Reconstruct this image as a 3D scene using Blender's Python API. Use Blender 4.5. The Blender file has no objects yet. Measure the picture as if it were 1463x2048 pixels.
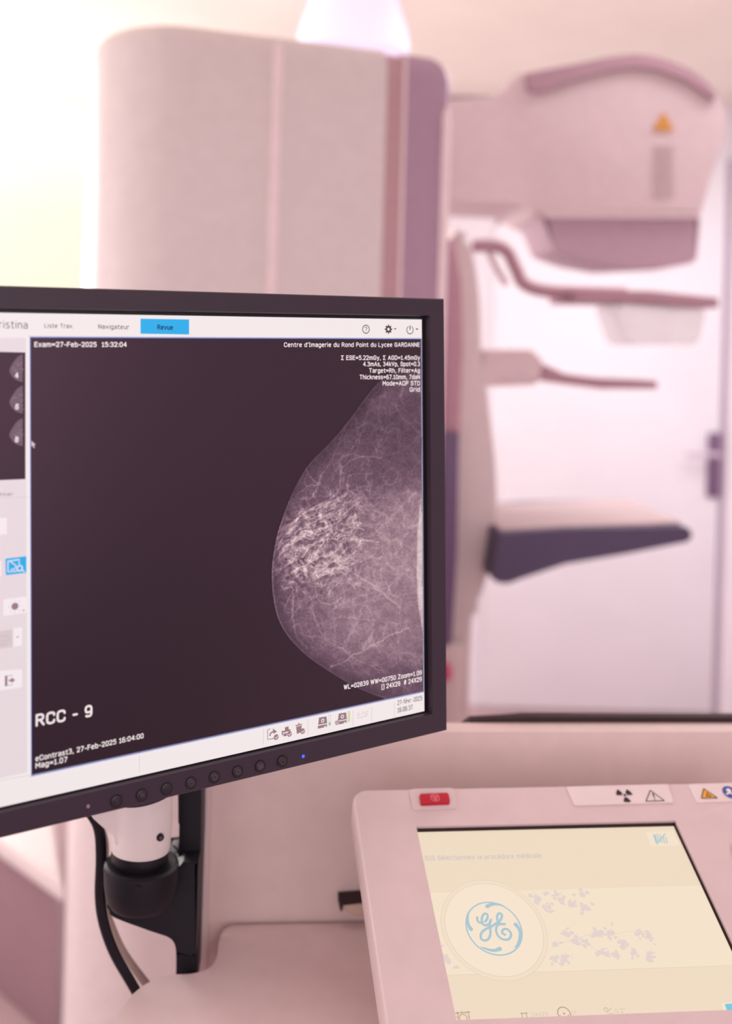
import bpy, bmesh, math, random
import numpy as np
from mathutils import Vector, Matrix
random.seed(4); rng = np.random.default_rng(11)
S = bpy.context.scene; COL = S.collection

# ---------------------------------------------------------------- camera
F, CX, CY, TH = 2050.0, 560.0, 690.0, math.radians(1.6)
EYE = Vector((0, 0, 1.35))
ca, sa = math.cos(TH), math.sin(TH)
cam = bpy.data.cameras.new('camera'); camo = bpy.data.objects.new('camera', cam); COL.objects.link(camo)
cam.sensor_fit = 'VERTICAL'; cam.sensor_height = 36; cam.sensor_width = 36
cam.lens = F / 2048 * 36; cam.shift_x = (731.5 - CX) / 2048; cam.shift_y = (CY - 1024) / 2048
cam.clip_start = .02; cam.clip_end = 100
cam.dof.use_dof = True; cam.dof.focus_distance = .70; cam.dof.aperture_fstop = 3.4
camo.matrix_world = Matrix(((ca, -sa, 0, EYE.x), (0, 0, -1, EYE.y), (sa, ca, 0, EYE.z), (0, 0, 0, 1)))
S.camera = camo

# ---------------------------------------------------------------- light
def lin(c): return tuple((x / 255 / 12.92 if x / 255 <= .04045 else ((x / 255 + .055) / 1.055) ** 2.4) for x in c)
W = bpy.data.worlds.new('daylight'); S.world = W; W.use_nodes = True
nt = W.node_tree; nt.nodes.clear()
tc = nt.nodes.new('ShaderNodeTexCoord'); sp = nt.nodes.new('ShaderNodeSeparateXYZ'); cr = nt.nodes.new('ShaderNodeValToRGB')
mr = nt.nodes.new('ShaderNodeMapRange'); bg = nt.nodes.new('ShaderNodeBackground'); ow = nt.nodes.new('ShaderNodeOutputWorld')
nt.links.new(tc.outputs['Generated'], sp.inputs[0]); nt.links.new(sp.outputs['Z'], mr.inputs[0])
mr.inputs[1].default_value = -1; mr.inputs[2].default_value = 1
nt.links.new(mr.outputs[0], cr.inputs[0]); nt.links.new(cr.outputs[0], bg.inputs[0]); nt.links.new(bg.outputs[0], ow.inputs[0])
bg.inputs[1].default_value = 1.1
def ramp(node, stops):
    e = node.color_ramp.elements; e[0].position = stops[0][0]; e[0].color = (*stops[0][1], 1); e[1].position = stops[1][0]; e[1].color = (*stops[1][1], 1)
    for p, c in stops[2:]: k = e.new(p); k.color = (*c, 1)
ramp(cr, [(.30, (.22, .17, .18)), (.47, (.55, .46, .44)), (.50, (.90, .83, .58)), (.56, (.90, .86, .68)), (.60, (1.0, 1.0, .97)), (.75, (.80, .72, .76)), (1.0, (.66, .58, .62))])
cr2 = nt.nodes.new('ShaderNodeValToRGB'); nt.links.new(mr.outputs[0], cr2.inputs[0])      # the unseen side behind the viewer
ramp(cr2, [(.30, (.04, .03, .04)), (.42, (.18, .12, .15)), (.50, (.92, .66, .76)), (.62, (1.1, .88, .94)), (1.0, (.66, .58, .64))])
mx = nt.nodes.new('ShaderNodeMix'); mx.data_type = 'RGBA'; m2 = nt.nodes.new('ShaderNodeMapRange'); m2.inputs[1].default_value = -.1; m2.inputs[2].default_value = .1
nt.links.new(sp.outputs['Y'], m2.inputs[0]); nt.links.new(m2.outputs[0], mx.inputs[0]); nt.links.new(cr2.outputs[0], mx.inputs[6]); nt.links.new(cr.outputs[0], mx.inputs[7]); nt.links.new(mx.outputs[2], bg.inputs[0])
def area(name, loc, size, power, color, rot=(0, 0, 0), sy=None):
    l = bpy.data.lights.new(name, 'AREA'); l.energy = power; l.color = color; l.size = size
    if sy: l.shape = 'RECTANGLE'; l.size_y = sy
    o = bpy.data.objects.new(name, l); COL.objects.link(o); o.location = loc; o.rotation_euler = rot; return o
area('ceiling_light_front', (.5, .1, 2.25), 1.3, 2.6, (1, .96, 1))
area('ceiling_light_rear', (1.3, 2.5, 2.27), 1.2, 25, (1, .975, 1))
area('window_daylight', (-1.9, 3.75, 1.6), 1.4, 66, (1, .98, .96), (math.radians(-105), 0, math.radians(25)), 1.3)
area('side_fill_light', (-2.5, 1.0, 1.35), 1.2, 26, (1, .985, .97), (math.radians(90), 0, math.radians(-90)), 1.4)  # added left fill to brighten the column's rounded side; no window stands there
area('rear_fill_light', (.3, -1.0, 1.5), 2.6, 18, (1, .95, .95), (math.radians(90), 0, 0), 1.4)  # added frontal fill from the open side behind the camera, no window there
vs = S.view_settings; vs.view_transform = 'Standard'; vs.look = 'None'; vs.gamma = 1; vs.exposure = 0; vs.use_curve_mapping = False

# ---------------------------------------------------------------- materials
def mat(name, rgb, rough=.5, spec=.4, emit=None, estr=1.0, var=.03, bump=0, scale=40, metal=0, alpha=1, trans=0):
    m = bpy.data.materials.new(name); m.use_nodes = True; t = m.node_tree; b = t.nodes['Principled BSDF']
    c = lin(rgb)
    b.inputs['Base Color'].default_value = (*c, 1); b.inputs['Roughness'].default_value = rough
    b.inputs['Specular IOR Level'].default_value = spec; b.inputs['Metallic'].default_value = metal
    b.inputs['Alpha'].default_value = alpha; b.inputs['Transmission Weight'].default_value = trans
    if emit is not None:
        b.inputs['Emission Color'].default_value = (*lin(emit), 1); b.inputs['Emission Strength'].default_value = estr
    if var or bump:
        tx = t.nodes.new('ShaderNodeTexCoord'); n = t.nodes.new('ShaderNodeTexNoise'); n.inputs['Scale'].default_value = scale
        n.inputs['Detail'].default_value = 4; t.links.new(tx.outputs['Object'], n.inputs['Vector'])
        if var:
            r = t.nodes.new('ShaderNodeValToRGB'); t.links.new(n.outputs['Fac'], r.inputs[0])
            r.color_ramp.elements[0].position = .3; r.color_ramp.elements[1].position = .7
            r.color_ramp.elements[0].color = (*[x * (1 - var) for x in c], 1); r.color_ramp.elements[1].color = (*[min(1, x * (1 + var)) for x in c], 1)
            t.links.new(r.outputs[0], b.inputs['Base Color'])
        if bump:
            n2 = t.nodes.new('ShaderNodeTexNoise'); n2.inputs['Scale'].default_value = 2600; t.links.new(tx.outputs['Object'], n2.inputs['Vector'])
            bp = t.nodes.new('ShaderNodeBump'); bp.inputs['Strength'].default_value = bump; bp.inputs['Distance'].default_value = .0002
            t.links.new(n2.outputs['Fac'], bp.inputs['Height']); t.links.new(bp.outputs[0], b.inputs['Normal'])
    return m
def coat(m): m.node_tree.nodes['Principled BSDF'].inputs['Specular Tint'].default_value = (1, .66, .88, 1); return m    # purple anti-glare coating
def glow(name, rgb, k=1.0):       # a lit area of a display: black glass that gives off its own picture colour
    return coat(mat(name, (4, 4, 4), .3, .5, emit=rgb, estr=k, var=0))
M = {}
def mk(n, *a, **k): M[n] = mat(n.replace('_', ' '), *a, **k)
mk('shell', (214, 191, 187), .42, .4, bump=.12)
mk('shell_light', (205, 182, 182), .4, .4, bump=.1)
mk('worktop', (220, 194, 194), .45, .4, bump=.2)
mk('column', (218, 205, 204), .45, .4)
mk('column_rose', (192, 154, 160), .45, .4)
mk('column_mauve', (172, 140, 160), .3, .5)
mk('column_edge', (235, 214, 216), .4, .4)
mk('head', (222, 200, 202), .5, .35)
mk('head_cap', (178, 142, 154), .45, .4)
mk('collimator', (190, 160, 174), .5, .4)
mk('carm', (222, 204, 203), .45, .4)
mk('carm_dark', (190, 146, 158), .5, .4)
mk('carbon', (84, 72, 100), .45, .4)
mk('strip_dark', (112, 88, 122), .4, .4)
mk('paddle_frame', (184, 144, 156), .5, .3)
mk('neck', (214, 202, 200), .42, .4)
mk('black', (13, 10, 20), .5, .25, bump=.1)
mk('black_gloss', (12, 9, 15), .35, .35)
mk('bezel', (50, 36, 48), .42, .35, bump=.25)
mk('bezel_inner', (14, 10, 14), .35, .3)
mk('button', (34, 25, 31), .4, .4)
mk('button_ring', (14, 10, 13), .5, .3)
mk('symbol', (86, 68, 80), .5, .3)
mk('red', (176, 14, 40), .38, .45)
mk('red_line', (232, 128, 140), .5, .3)
mk('sticker', (218, 200, 199), .4, .4)
mk('sticker_edge', (196, 168, 160), .5, .3)
mk('ink', (44, 26, 34), .5, .3)
mk('yellow', (226, 158, 50), .45, .4)
mk('blue', (52, 82, 150), .45, .4)
mk('white_ink', (232, 214, 216), .5, .3)
mk('orange', (216, 150, 70), .5, .4)
mk('label_grey', (198, 174, 176), .5, .3)
mk('gasket', (50, 32, 34), .6, .2)
mk('grey_cable', (150, 128, 120), .5, .4)
mk('crimson', (206, 80, 120), .4, .4)
mk('wall', (236, 230, 236), .8, .2, scale=3)
mk('door', (238, 234, 240), .55, .35, scale=3)
mk('door_gap', (196, 178, 194), .7, .2)
mk('ceiling', (246, 236, 224), .85, .2, scale=3)
mk('floor', (178, 150, 154), .5, .4, scale=6)
mk('bench', (146, 116, 122), .6, .3, scale=5)
mk('handle', (120, 94, 124), .35, .5, metal=.3)
mk('lamp', (222, 214, 238), .5, .3, emit=(232, 224, 250), estr=.45)
mk('frame_white', (245, 242, 235), .5, .3)
mk('clear', (252, 248, 250), .2, .5, alpha=.45)
mk('glass', (255, 255, 255), .02, .4, alpha=.12)
mk('led', (10, 20, 200), .3, .5, emit=(40, 70, 255), estr=3.0)
mk('sensor', (150, 110, 110), .3, .5)
M['ui_white'] = glow('lit toolbar', (241, 231, 231)); M['ui_side'] = glow('lit side panel', (229, 215, 219))
M['ui_tile'] = glow('lit button tile', (243, 232, 236)); M['ui_line'] = glow('lit divider line', (214, 198, 202))
M['ui_blue'] = glow('lit blue tab', (0, 172, 232)); M['ui_text'] = glow('dark screen lettering', (66, 46, 56))
M['ui_grey'] = glow('grey screen symbol', (150, 122, 128)); M['ui_pale'] = glow('pale screen symbol', (205, 188, 190))
M['img_dark'] = glow('dark x-ray picture', (38, 25, 32)); M['img_text'] = glow('white screen lettering', (240, 226, 226))
M['ui_border'] = glow('blue view border', (78, 96, 168)); M['ui_blueline'] = glow('pale blue view edge', (150, 168, 214)); M['ui_lime'] = glow('lit lime bar', (205, 220, 120))
M['ui_green'] = glow('lit green bar', (120, 190, 120)); M['tab_text'] = glow('navy tab lettering', (10, 40, 110))
M['tp_bg'] = glow('lit cream touchscreen', (236, 217, 192)); M['tp_band'] = glow('lit cream band', (241, 224, 199))
M['tp_disc'] = glow('lit cream disc', (243, 226, 204)); M['tp_disc_rim'] = glow('lit disc rim', (239, 221, 197)); M['tp_line'] = glow('disc outline', (226, 205, 186))
M['tp_blue'] = glow('pale blue logo', (166, 197, 206)); M['tp_text'] = glow('grey blue lettering', (203, 193, 192))
M['tp_flower'] = glow('pale mauve blossom', (224, 209, 202)); M['tp_icon'] = glow('taupe icon', (178, 142, 130)); M['tp_soft'] = glow('soft taupe icon', (212, 192, 172))
M['tp_cyan'] = glow('cyan key', (110, 200, 222))
m = coat(mat('breast x-ray picture', (4, 4, 4), .3, .5, emit=(0, 0, 0), var=0)); M['xray'] = m
at = m.node_tree.nodes.new('ShaderNodeAttribute'); at.attribute_name = 'picture'
m.node_tree.links.new(at.outputs['Color'], m.node_tree.nodes['Principled BSDF'].inputs['Emission Color'])

# ---------------------------------------------------------------- geometry helpers
def ray(u, v):
    a = (u - CX) / F; b = -(v - CY) / F
    return Vector((a * ca - b * sa, 1.0, a * sa + b * ca))
def P(u, v, d): return EYE + ray(u, v) * d
def onz(u, v, z):
    r = ray(u, v); return EYE + r * ((z - EYE.z) / r.z)
class Plane:
    def __init__(s, q, d0):       # q: photo corners TL TR BR BL of a real rectangle; d0: distance of TL
        r = [ray(*p) for p in q]
        A = np.array([-np.array(r[1]), np.array(r[2]), -np.array(r[3])]).T
        k = np.linalg.solve(A, -np.array(r[0])); D = [d0, d0 * k[0], d0 * k[1], d0 * k[2]]
        p = [EYE + r[i] * float(D[i]) for i in range(4)]
        s.ex = (p[1] - p[0]).normalized(); n = s.ex.cross(p[0] - p[3]).normalized()
        if n.y > 0: n = -n
        s.n = n; s.O = p[3]; s.ey = n.cross(s.ex).normalized()
        if s.ey.z < 0: s.ey = -s.ey
    def loc(s, u, v):
        r = ray(u, v); w = EYE + r * ((s.O - EYE).dot(s.n) / r.dot(s.n)) - s.O
        return (w.dot(s.ex), w.dot(s.ey))
    def W(s, x, y, h=0): return s.O + s.ex * x + s.ey * y + s.n * h
class ZPlane(Plane):
    def __init__(s, z): s.O = Vector((0, 0, z)); s.ex = Vector((1, 0, 0)); s.ey = Vector((0, 1, 0)); s.n = Vector((0, 0, 1))
class YPlane(Plane):
    def __init__(s, y, yaw=0):
        s.ex = Vector((math.cos(yaw), math.sin(yaw), 0)); s.ey = Vector((0, 0, 1)); s.n = s.ex.cross(s.ey); s.O = Vector((0, y, 0))

def link(name, me, m, parent=None, smooth=True, angle=35):
    o = bpy.data.objects.new(name, me); COL.objects.link(o)
    if m: me.materials.append(m)
    if parent:
        root = parent
        while root.parent: root = root.parent
        if root.location.length > 0: me.transform(Matrix.Translation(-root.location))
        o.parent = parent
    if smooth:
        for p in me.polygons: p.use_smooth = True
        me.set_sharp_from_angle(angle=math.radians(angle))
    return o
def fin(name, bm, m, parent=None, angle=35):
    bmesh.ops.recalc_face_normals(bm, faces=bm.faces[:])
    me = bpy.data.meshes.new(name); bm.to_mesh(me); bm.free()
    return link(name, me, m, parent, True, angle)
def thing(name, label, cat, loc, group=None):
    o = bpy.data.objects.new(name, None); COL.objects.link(o); o.location = loc; o.empty_display_size = .05
    o['label'] = label; o['category'] = cat
    if group: o['group'] = group
    return o
def tag(o, label, cat): o['label'] = label; o['category'] = cat; return o
def struct(o): o['kind'] = 'structure'; return o
def box(bm, c0, c1, bev=0, seg=2):
    x0, y0, z0 = c0; x1, y1, z1 = c1
    v = [bm.verts.new(p) for p in ((x0,y0,z0),(x1,y0,z0),(x1,y1,z0),(x0,y1,z0),(x0,y0,z1),(x1,y0,z1),(x1,y1,z1),(x0,y1,z1))]
    fs = [bm.faces.new([v[i] for i in q]) for q in ((0,3,2,1),(4,5,6,7),(0,1,5,4),(1,2,6,5),(2,3,7,6),(3,0,4,7))]
    if bev:
        es = {e for f in fs for e in f.edges}
        bmesh.ops.bevel(bm, geom=list(es), offset=bev, segments=seg, affect='EDGES', profile=.5)
def prism(bm, pts, ext, bev=0, seg=3):
    a = [bm.verts.new(p) for p in pts]; b = [bm.verts.new(Vector(p) + ext) for p in pts]; n = len(a)
    f1 = bm.faces.new(a); f2 = bm.faces.new(b[::-1]); 
    for i in range(n): bm.faces.new((a[i], b[i], b[(i+1) % n], a[(i+1) % n]))
    if bev:
        bmesh.ops.bevel(bm, geom=list(f1.edges) + list(f2.edges), offset=bev, segments=seg, affect='EDGES', profile=.5)
def rounded(pts, rad, seg=6):     # 2D polygon with its corners rounded
    out = []; n = len(pts)
    for i in range(n):
        r = rad[i] if isinstance(rad, (list, tuple)) else rad
        p = np.array(pts[i], float); a = np.array(pts[i-1], float) - p; b = np.array(pts[(i+1) % n], float) - p
        if r <= 0: out.append(tuple(p)); continue
        la, lb = np.linalg.norm(a), np.linalg.norm(b); r = min(r, la * .49, lb * .49)
        A = p + a / la * r; B = p + b / lb * r
        for k in range(seg + 1):
            t = k / seg; out.append(tuple((1-t)**2 * A + 2*t*(1-t) * p + t*t * B))
    return out
def smooth_path(pts, n=8, closed=False):
    P_ = [np.array(p, float) for p in pts]; out = []; N = len(P_)
    for i in range(N if closed else N - 1):
        g = lambda k: P_[k % N] if closed else P_[max(0, min(N-1, k))]
        p0, p1, p2, p3 = g(i-1), g(i), g(i+1), g(i+2)
        for k in range(n):
            t = k / n
            out.append(.5 * ((2*p1) + (p2-p0)*t + (2*p0-5*p1+4*p2-p3)*t*t + (3*p1-p0-3*p2+p3)*t**3))
    if not closed: out.append(P_[-1])
    return out
def tube(bm, pts, r, seg=12, flat=1.0):
    pts = [Vector(p) for p in pts]; rings = []; N = len(pts); up = Vector((0, 1, 0))
    for i, p in enumerate(pts):
        t = (pts[min(N-1, i+1)] - pts[max(0, i-1)]).normalized(); a = t.cross(up).normalized(); b = t.cross(a).normalized()
        rr = r[i] if isinstance(r, (list, tuple)) else r
        rings.append([bm.verts.new(p + a * math.cos(2*math.pi*k/seg) * rr + b * math.sin(2*math.pi*k/seg) * rr * flat) for k in range(seg)])
    for i in range(N-1):
        for k in range(seg): bm.faces.new((rings[i][k], rings[i][(k+1) % seg], rings[i+1][(k+1) % seg], rings[i+1][k]))
    bm.faces.new(rings[0][::-1]); bm.faces.new(rings[-1])
def loft(bm, rings):
    R = [[bm.verts.new(p) for p in r] for r in rings]; n = len(R[0])
    for i in range(len(R)-1):
        for k in range(n): bm.faces.new((R[i][k], R[i][(k+1) % n], R[i+1][(k+1) % n], R[i+1][k]))
    bm.faces.new(R[0][::-1]); bm.faces.new(R[-1])

def round_line(pts, r, seg=4):      # open polyline with rounded inner corners
    if not r: return pts
    out = [pts[0]]
    for i in range(1, len(pts)-1):
        p = np.array(pts[i], float); a = np.array(pts[i-1], float) - p; b = np.array(pts[i+1], float) - p; la, lb = np.linalg.norm(a), np.linalg.norm(b)
        ra, rb = min(r, la*.5), min(r, lb*.5); A = p + a/la*ra; B = p + b/lb*rb
        for k in range(seg+1): t = k/seg; out.append(tuple((1-t)**2*A + 2*t*(1-t)*p + t*t*B))
    return out + [pts[-1]]
def _bowl(x0, y0, x1, y1): return (2.0, [((x0+x1)/2, y0), (x0, y0), (x0, y1), (x1, y1), (x1, y0), ((x0+x1)/2, y0)])
X = 5.1
GLYPH = {
 'A': (4.8, [(0, [(0,0),(2.4,7),(4.8,0)]), (0, [(.8,2.3),(4,2.3)])]), 'C': (4.5, [(2.2, [(4.5,5.2),(4.3,7),(0,7),(0,0),(4.3,0),(4.5,1.8)])]),
 'D': (4.4, [(0, [(0,0),(0,7)]), (2.2, [(0,7),(4.4,7),(4.4,0),(0,0)])]), 'E': (3.8, [(0, [(3.8,7),(0,7),(0,0),(3.8,0)]), (0, [(0,3.7),(3.4,3.7)])]),
 'F': (3.6, [(0, [(3.6,7),(0,7),(0,0)]), (0, [(0,3.6),(3.2,3.6)])]), 'G': (4.6, [(2.2, [(4.4,5.4),(4.2,7),(0,7),(0,0),(4.6,0),(4.6,3.2)]), (0, [(4.6,3.2),(2.7,3.2)])]),
 'I': (1.6, [(0, [(.8,0),(.8,7)]), (0, [(0,0),(1.6,0)]), (0, [(0,7),(1.6,7)])]), 'L': (3.6, [(0, [(0,7),(0,0),(3.6,0)])]), 'M': (5.2, [(0, [(0,0),(0,7),(2.6,2.6),(5.2,7),(5.2,0)])]),
 'N': (4.4, [(0, [(0,0),(0,7),(4.4,0),(4.4,7)])]), 'O': (4.8, [_bowl(0,0,4.8,7)]), 'P': (4.0, [(0, [(0,0),(0,7)]), (1.8, [(0,7),(4,7),(4,3.3),(0,3.3)])]),
 'R': (4.4, [(0, [(0,0),(0,7)]), (1.8, [(0,7),(4.1,7),(4.1,3.5),(0,3.5)]), (0, [(2.2,3.5),(4.4,0)])]), 'S': (4.1, [(1.7, [(3.9,5.6),(3.9,7),(0,7),(0,3.7),(4.1,3.5),(4.1,0),(0,0),(0,1.4)])]),
 'T': (4.4, [(0, [(0,7),(4.4,7)]), (0, [(2.2,7),(2.2,0)])]), 'V': (4.6, [(0, [(0,7),(2.3,0),(4.6,7)])]), 'W': (6.4, [(0, [(0,7),(1.6,0),(3.2,6.4),(4.8,0),(6.4,7)])]),
 'X': (4.4, [(0, [(0,0),(4.4,7)]), (0, [(0,7),(4.4,0)])]), 'Z': (4.2, [(0, [(0,7),(4.2,7),(0,0),(4.2,0)])]), '\u03a3': (4.2, [(0, [(4.2,7),(0,7),(2.4,3.6),(0,0),(4.2,0)])]),
 '0': (3.8, [_bowl(0,0,3.8,7)]), '1': (2.6, [(0, [(0,5.6),(1.4,7),(1.4,0)]), (0, [(0,0),(2.7,0)])]), '2': (3.8, [(1.8, [(0,5.6),(0,7),(3.8,7),(3.8,4.2),(0,.4)]), (0, [(0,0),(3.8,0)]), (0, [(0,0),(0,.5)])]),
 '3': (3.8, [(1.7, [(0,6.4),(.4,7),(3.6,7),(3.6,3.8),(1.4,3.8)]), (1.7, [(1.4,3.8),(3.8,3.8),(3.8,0),(.2,0),(0,.7)])]), '4': (4.2, [(0, [(3.2,0),(3.2,7),(0,2.1),(4.2,2.1)])]),
 '5': (3.8, [(0, [(3.6,7),(.3,7),(.2,4.0)]), (1.8, [(.2,4.1),(3.8,4.6),(3.8,0),(.2,0),(0,.8)])]), '6': (3.8, [(2.2, [(3.4,6.6),(2.8,7),(0,7),(0,2.2)]), _bowl(0,0,3.8,4.2)]),
 '7': (3.8, [(0, [(0,7),(3.8,7),(1.2,0)])]), '8': (3.8, [_bowl(0,0,3.8,3.8), _bowl(.2,3.8,3.6,7)]), '9': (3.8, [_bowl(0,2.8,3.8,7), (2.2, [(3.8,4.8),(3.8,0),(.8,0),(.4,.4)])]),
 'a': (3.5, [(1.4, [(.3,X),(3.5,X),(3.5,0)]), (1.4, [(3.5,2.9),(0,2.9),(0,0),(3.5,0),(3.5,1)])]), 'b': (3.7, [(0, [(0,0),(0,7.2)]), _bowl(0,0,3.7,X)]), 'c': (3.2, [(1.9, [(3.2,X),(0,X),(0,0),(3.2,0)])]),
 'd': (3.7, [(0, [(3.7,0),(3.7,7.2)]), _bowl(0,0,3.7,X)]), 'e': (3.7, [(1.9, [(0,2.6),(3.7,2.6),(3.7,X),(0,X),(0,0),(3.4,0)])]), 'f': (2.5, [(1.4, [(2.6,7.2),(1,7.2),(1,0)]), (0, [(0,X),(2.4,X)])]),
 'g': (3.7, [_bowl(0,0,3.7,X), (1.7, [(3.7,X),(3.7,-2),(.4,-2)])]), 'h': (3.6, [(0, [(0,0),(0,7.2)]), (1.7, [(0,3.4),(0,X),(3.6,X),(3.6,0)])]), 'i': (.3, [(0, [(.1,0),(.1,X)]), (0, [(.1,7),(.1,7.2)])]),
 'k': (3.5, [(0, [(0,0),(0,7.2)]), (0, [(3.4,X),(0,2.3)]), (0, [(1.2,3.2),(3.6,0)])]), 'l': (.3, [(0, [(.1,0),(.1,7.2)])]), 'm': (6.0, [(0, [(0,0),(0,X)]), (1.4, [(0,3.6),(0,X),(3,X),(3,0)]), (1.4, [(3,3.6),(3,X),(6,X),(6,0)])]),
 'n': (3.6, [(0, [(0,0),(0,X)]), (1.7, [(0,3.4),(0,X),(3.6,X),(3.6,0)])]), 'o': (3.8, [_bowl(0,0,3.8,X)]), 'p': (3.7, [(0, [(0,-2),(0,X)]), _bowl(0,0,3.7,X)]), 'r': (2.3, [(0, [(0,0),(0,X)]), (1.6, [(0,3.2),(0,X),(2.4,X)])]),
 's': (3.2, [(1.2, [(3.1,X),(0,X),(0,2.7),(3.2,2.6),(3.2,0),(0,0)])]), 't': (2.4, [(1.3, [(.9,6.6),(.9,0),(2.5,0)]), (0, [(0,X),(2.4,X)])]), 'u': (3.6, [(1.7, [(0,X),(0,0),(3.6,0),(3.6,1.8)]), (0, [(3.6,0),(3.6,X)])]),
 'v': (3.8, [(0, [(0,X),(1.9,0),(3.8,X)])]), 'x': (3.6, [(0, [(0,0),(3.6,X)]), (0, [(0,X),(3.6,0)])]), 'y': (3.8, [(0, [(0,X),(1.9,.3)]), (0, [(3.8,X),(1.5,-1.6),(.4,-2)])]), 'z': (3.3, [(0, [(0,X),(3.3,X),(0,0),(3.3,0)])]),
 '=': (4, [(0, [(0,2.4),(4,2.4)]), (0, [(0,4.4),(4,4.4)])]), '-': (2.2, [(0, [(0,2.8),(2.2,2.8)])]), '.': (.3, [(0, [(.1,0),(.1,.2)])]), ',': (.5, [(0, [(.4,.3),(0,-1.3)])]), "'": (.3, [(0, [(.1,7.2),(.1,5.4)])]),
 ':': (.3, [(0, [(.1,.4),(.1,.6)]), (0, [(.1,4.4),(.1,4.6)])]), '[': (1.2, [(0, [(1.2,7.4),(0,7.4),(0,-1),(1.2,-1)])]), ']': (1.2, [(0, [(0,7.4),(1.2,7.4),(1.2,-1),(0,-1)])]),
 '#': (4.2, [(0, [(1,0),(1.8,7)]), (0, [(2.6,0),(3.4,7)]), (0, [(0,2.3),(4,2.3)]), (0, [(.3,4.7),(4.3,4.7)])]), '?': (3.4, [(1.6, [(0,6),(0,7),(3.4,7),(3.4,3.6),(1.7,3.4),(1.7,2)]), (0, [(1.7,0),(1.7,.1)])]), '\u00b0': (1.8, [_bowl(0,5,1.8,7)]),
}
GLYPH['\u00e9'] = (3.7, GLYPH['e'][1] + [(0, [(1.5,6.4),(2.6,7.8)])])

class Dec:                        # flat shapes lying on a plane (screen picture areas, printed labels)
    def __init__(s, plane, h): s.p = plane; s.h = h; s.v = []; s.f = []
    def loc(s, pts):
        i = len(s.v); s.v += [s.p.W(x, y, s.h) for x, y in pts]; s.f.append(list(range(i, i + len(pts)))); return s
    def px(s, pts): return s.loc([s.p.loc(*q) for q in pts])
    def disc(s, c, r, n=28, sy=1):
        x, y = s.p.loc(*c); return s.loc([(x + r*math.cos(2*math.pi*k/n), y + r*sy*math.sin(2*math.pi*k/n)) for k in range(n)])
    def ring(s, c, r0, r1, a0=0, a1=360, n=40, local=False):
        x, y = c if local else s.p.loc(*c)
        for k in range(n):
            a = math.radians(a0 + (a1-a0)*k/n); b = math.radians(a0 + (a1-a0)*(k+1)/n)
            s.loc([(x+r0*math.cos(a), y+r0*math.sin(a)), (x+r1*math.cos(a), y+r1*math.sin(a)), (x+r1*math.cos(b), y+r1*math.sin(b)), (x+r0*math.cos(b), y+r0*math.sin(b))])
        return s
    def stroke(s, pts, w, local=False, smooth=0, closed=False):
        q = smooth_path(pts, smooth, closed) if smooth else [np.array(p, float) for p in pts]
        if closed: q = q + [q[0]]
        if not local:
            a = np.array(s.p.loc(*q[0])); b = np.array(s.p.loc(q[0][0] + 1, q[0][1])); k = np.linalg.norm(a-b)
            q = [np.array(s.p.loc(*p)) for p in q]; w = [x * k for x in w] if isinstance(w, list) else w * k
        N = len(q); L = []; Rr = []
        for i in range(N):
            t = q[min(N-1, i+1)] - q[max(0, i-1)]; t = t / (np.linalg.norm(t) + 1e-12); nn = np.array((-t[1], t[0]))
            ww = (w[int(i * len(w) / N)] if isinstance(w, list) else w) / 2
            L.append(q[i] + nn * ww); Rr.append(q[i] - nn * ww)
        for i in range(N-1): s.loc([L[i], L[i+1], Rr[i+1], Rr[i]])
        return s
    def rect(s, u0, v0, u1, v1): return s.px([(u0, v0), (u1, v0), (u1, v1), (u0, v1)])
    def text(s, body, p0, p1, cap, wt=1.0, slant=0):      # baseline from p0 to p1 (photo px), capital height in px
        segs = []; x = 0
        for ch in body:
            if ch == ' ': x += 3.6; continue
            w, st = GLYPH[ch]
            for r, pts in st:
                q = round_line(pts, r); segs.append([(x + a + slant*b, b) for a, b in q])
            x += w + 2.25
        tot = x - 2.25
        a = np.array(s.p.loc(*p0)); b = np.array(s.p.loc(*p1)); c = np.array(s.p.loc(p0[0], p0[1] - cap))
        H = abs(c[1] - a[1]); ex = (b - a); Wd = np.linalg.norm(ex); ex = ex / Wd; ey = np.array((-ex[1], ex[0])); u = H / 7
        kx = Wd / (tot + wt*.8); hw = wt * u / 2; x_off = wt * .4
        for q in segs:
            pts = [a + ex * (px_ + x_off) * kx + ey * (py_ * (7 - wt*.7)/7 + wt*.35) * u for px_, py_ in q]
            for i in range(len(pts)):
                s.loc([pts[i] + hw * np.array((math.cos(k*math.pi/4 + .39), math.sin(k*math.pi/4 + .39))) for k in range(8)])
                if i:
                    t = pts[i] - pts[i-1]; t = t / (np.linalg.norm(t) + 1e-12); n = np.array((-t[1], t[0])) * hw
                    s.loc([pts[i-1] + n, pts[i-1] - n, pts[i] - n, pts[i] + n])
        return s
    def build(s, name, m, parent):
        me = bpy.data.meshes.new(name); me.from_pydata([tuple(v) for v in s.v], [], s.f)
        me.update(); bm = bmesh.new(); bm.from_mesh(me)
        for f in bm.faces:
            f.normal_update()
            if f.normal.dot(s.p.n) < 0: f.normal_flip()
        bm.to_mesh(me); bm.free()
        return link(name, me, m, parent, False)
def plate(name, plane, pts, h, th, m, parent, bev=0, seg=3):    # slab on a plane, outline in local metres, top at height h
    bm = bmesh.new(); prism(bm, [plane.W(x, y, h) for x, y in pts], -plane.n * th, bev, seg); return fin(name, bm, m, parent)

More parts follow.
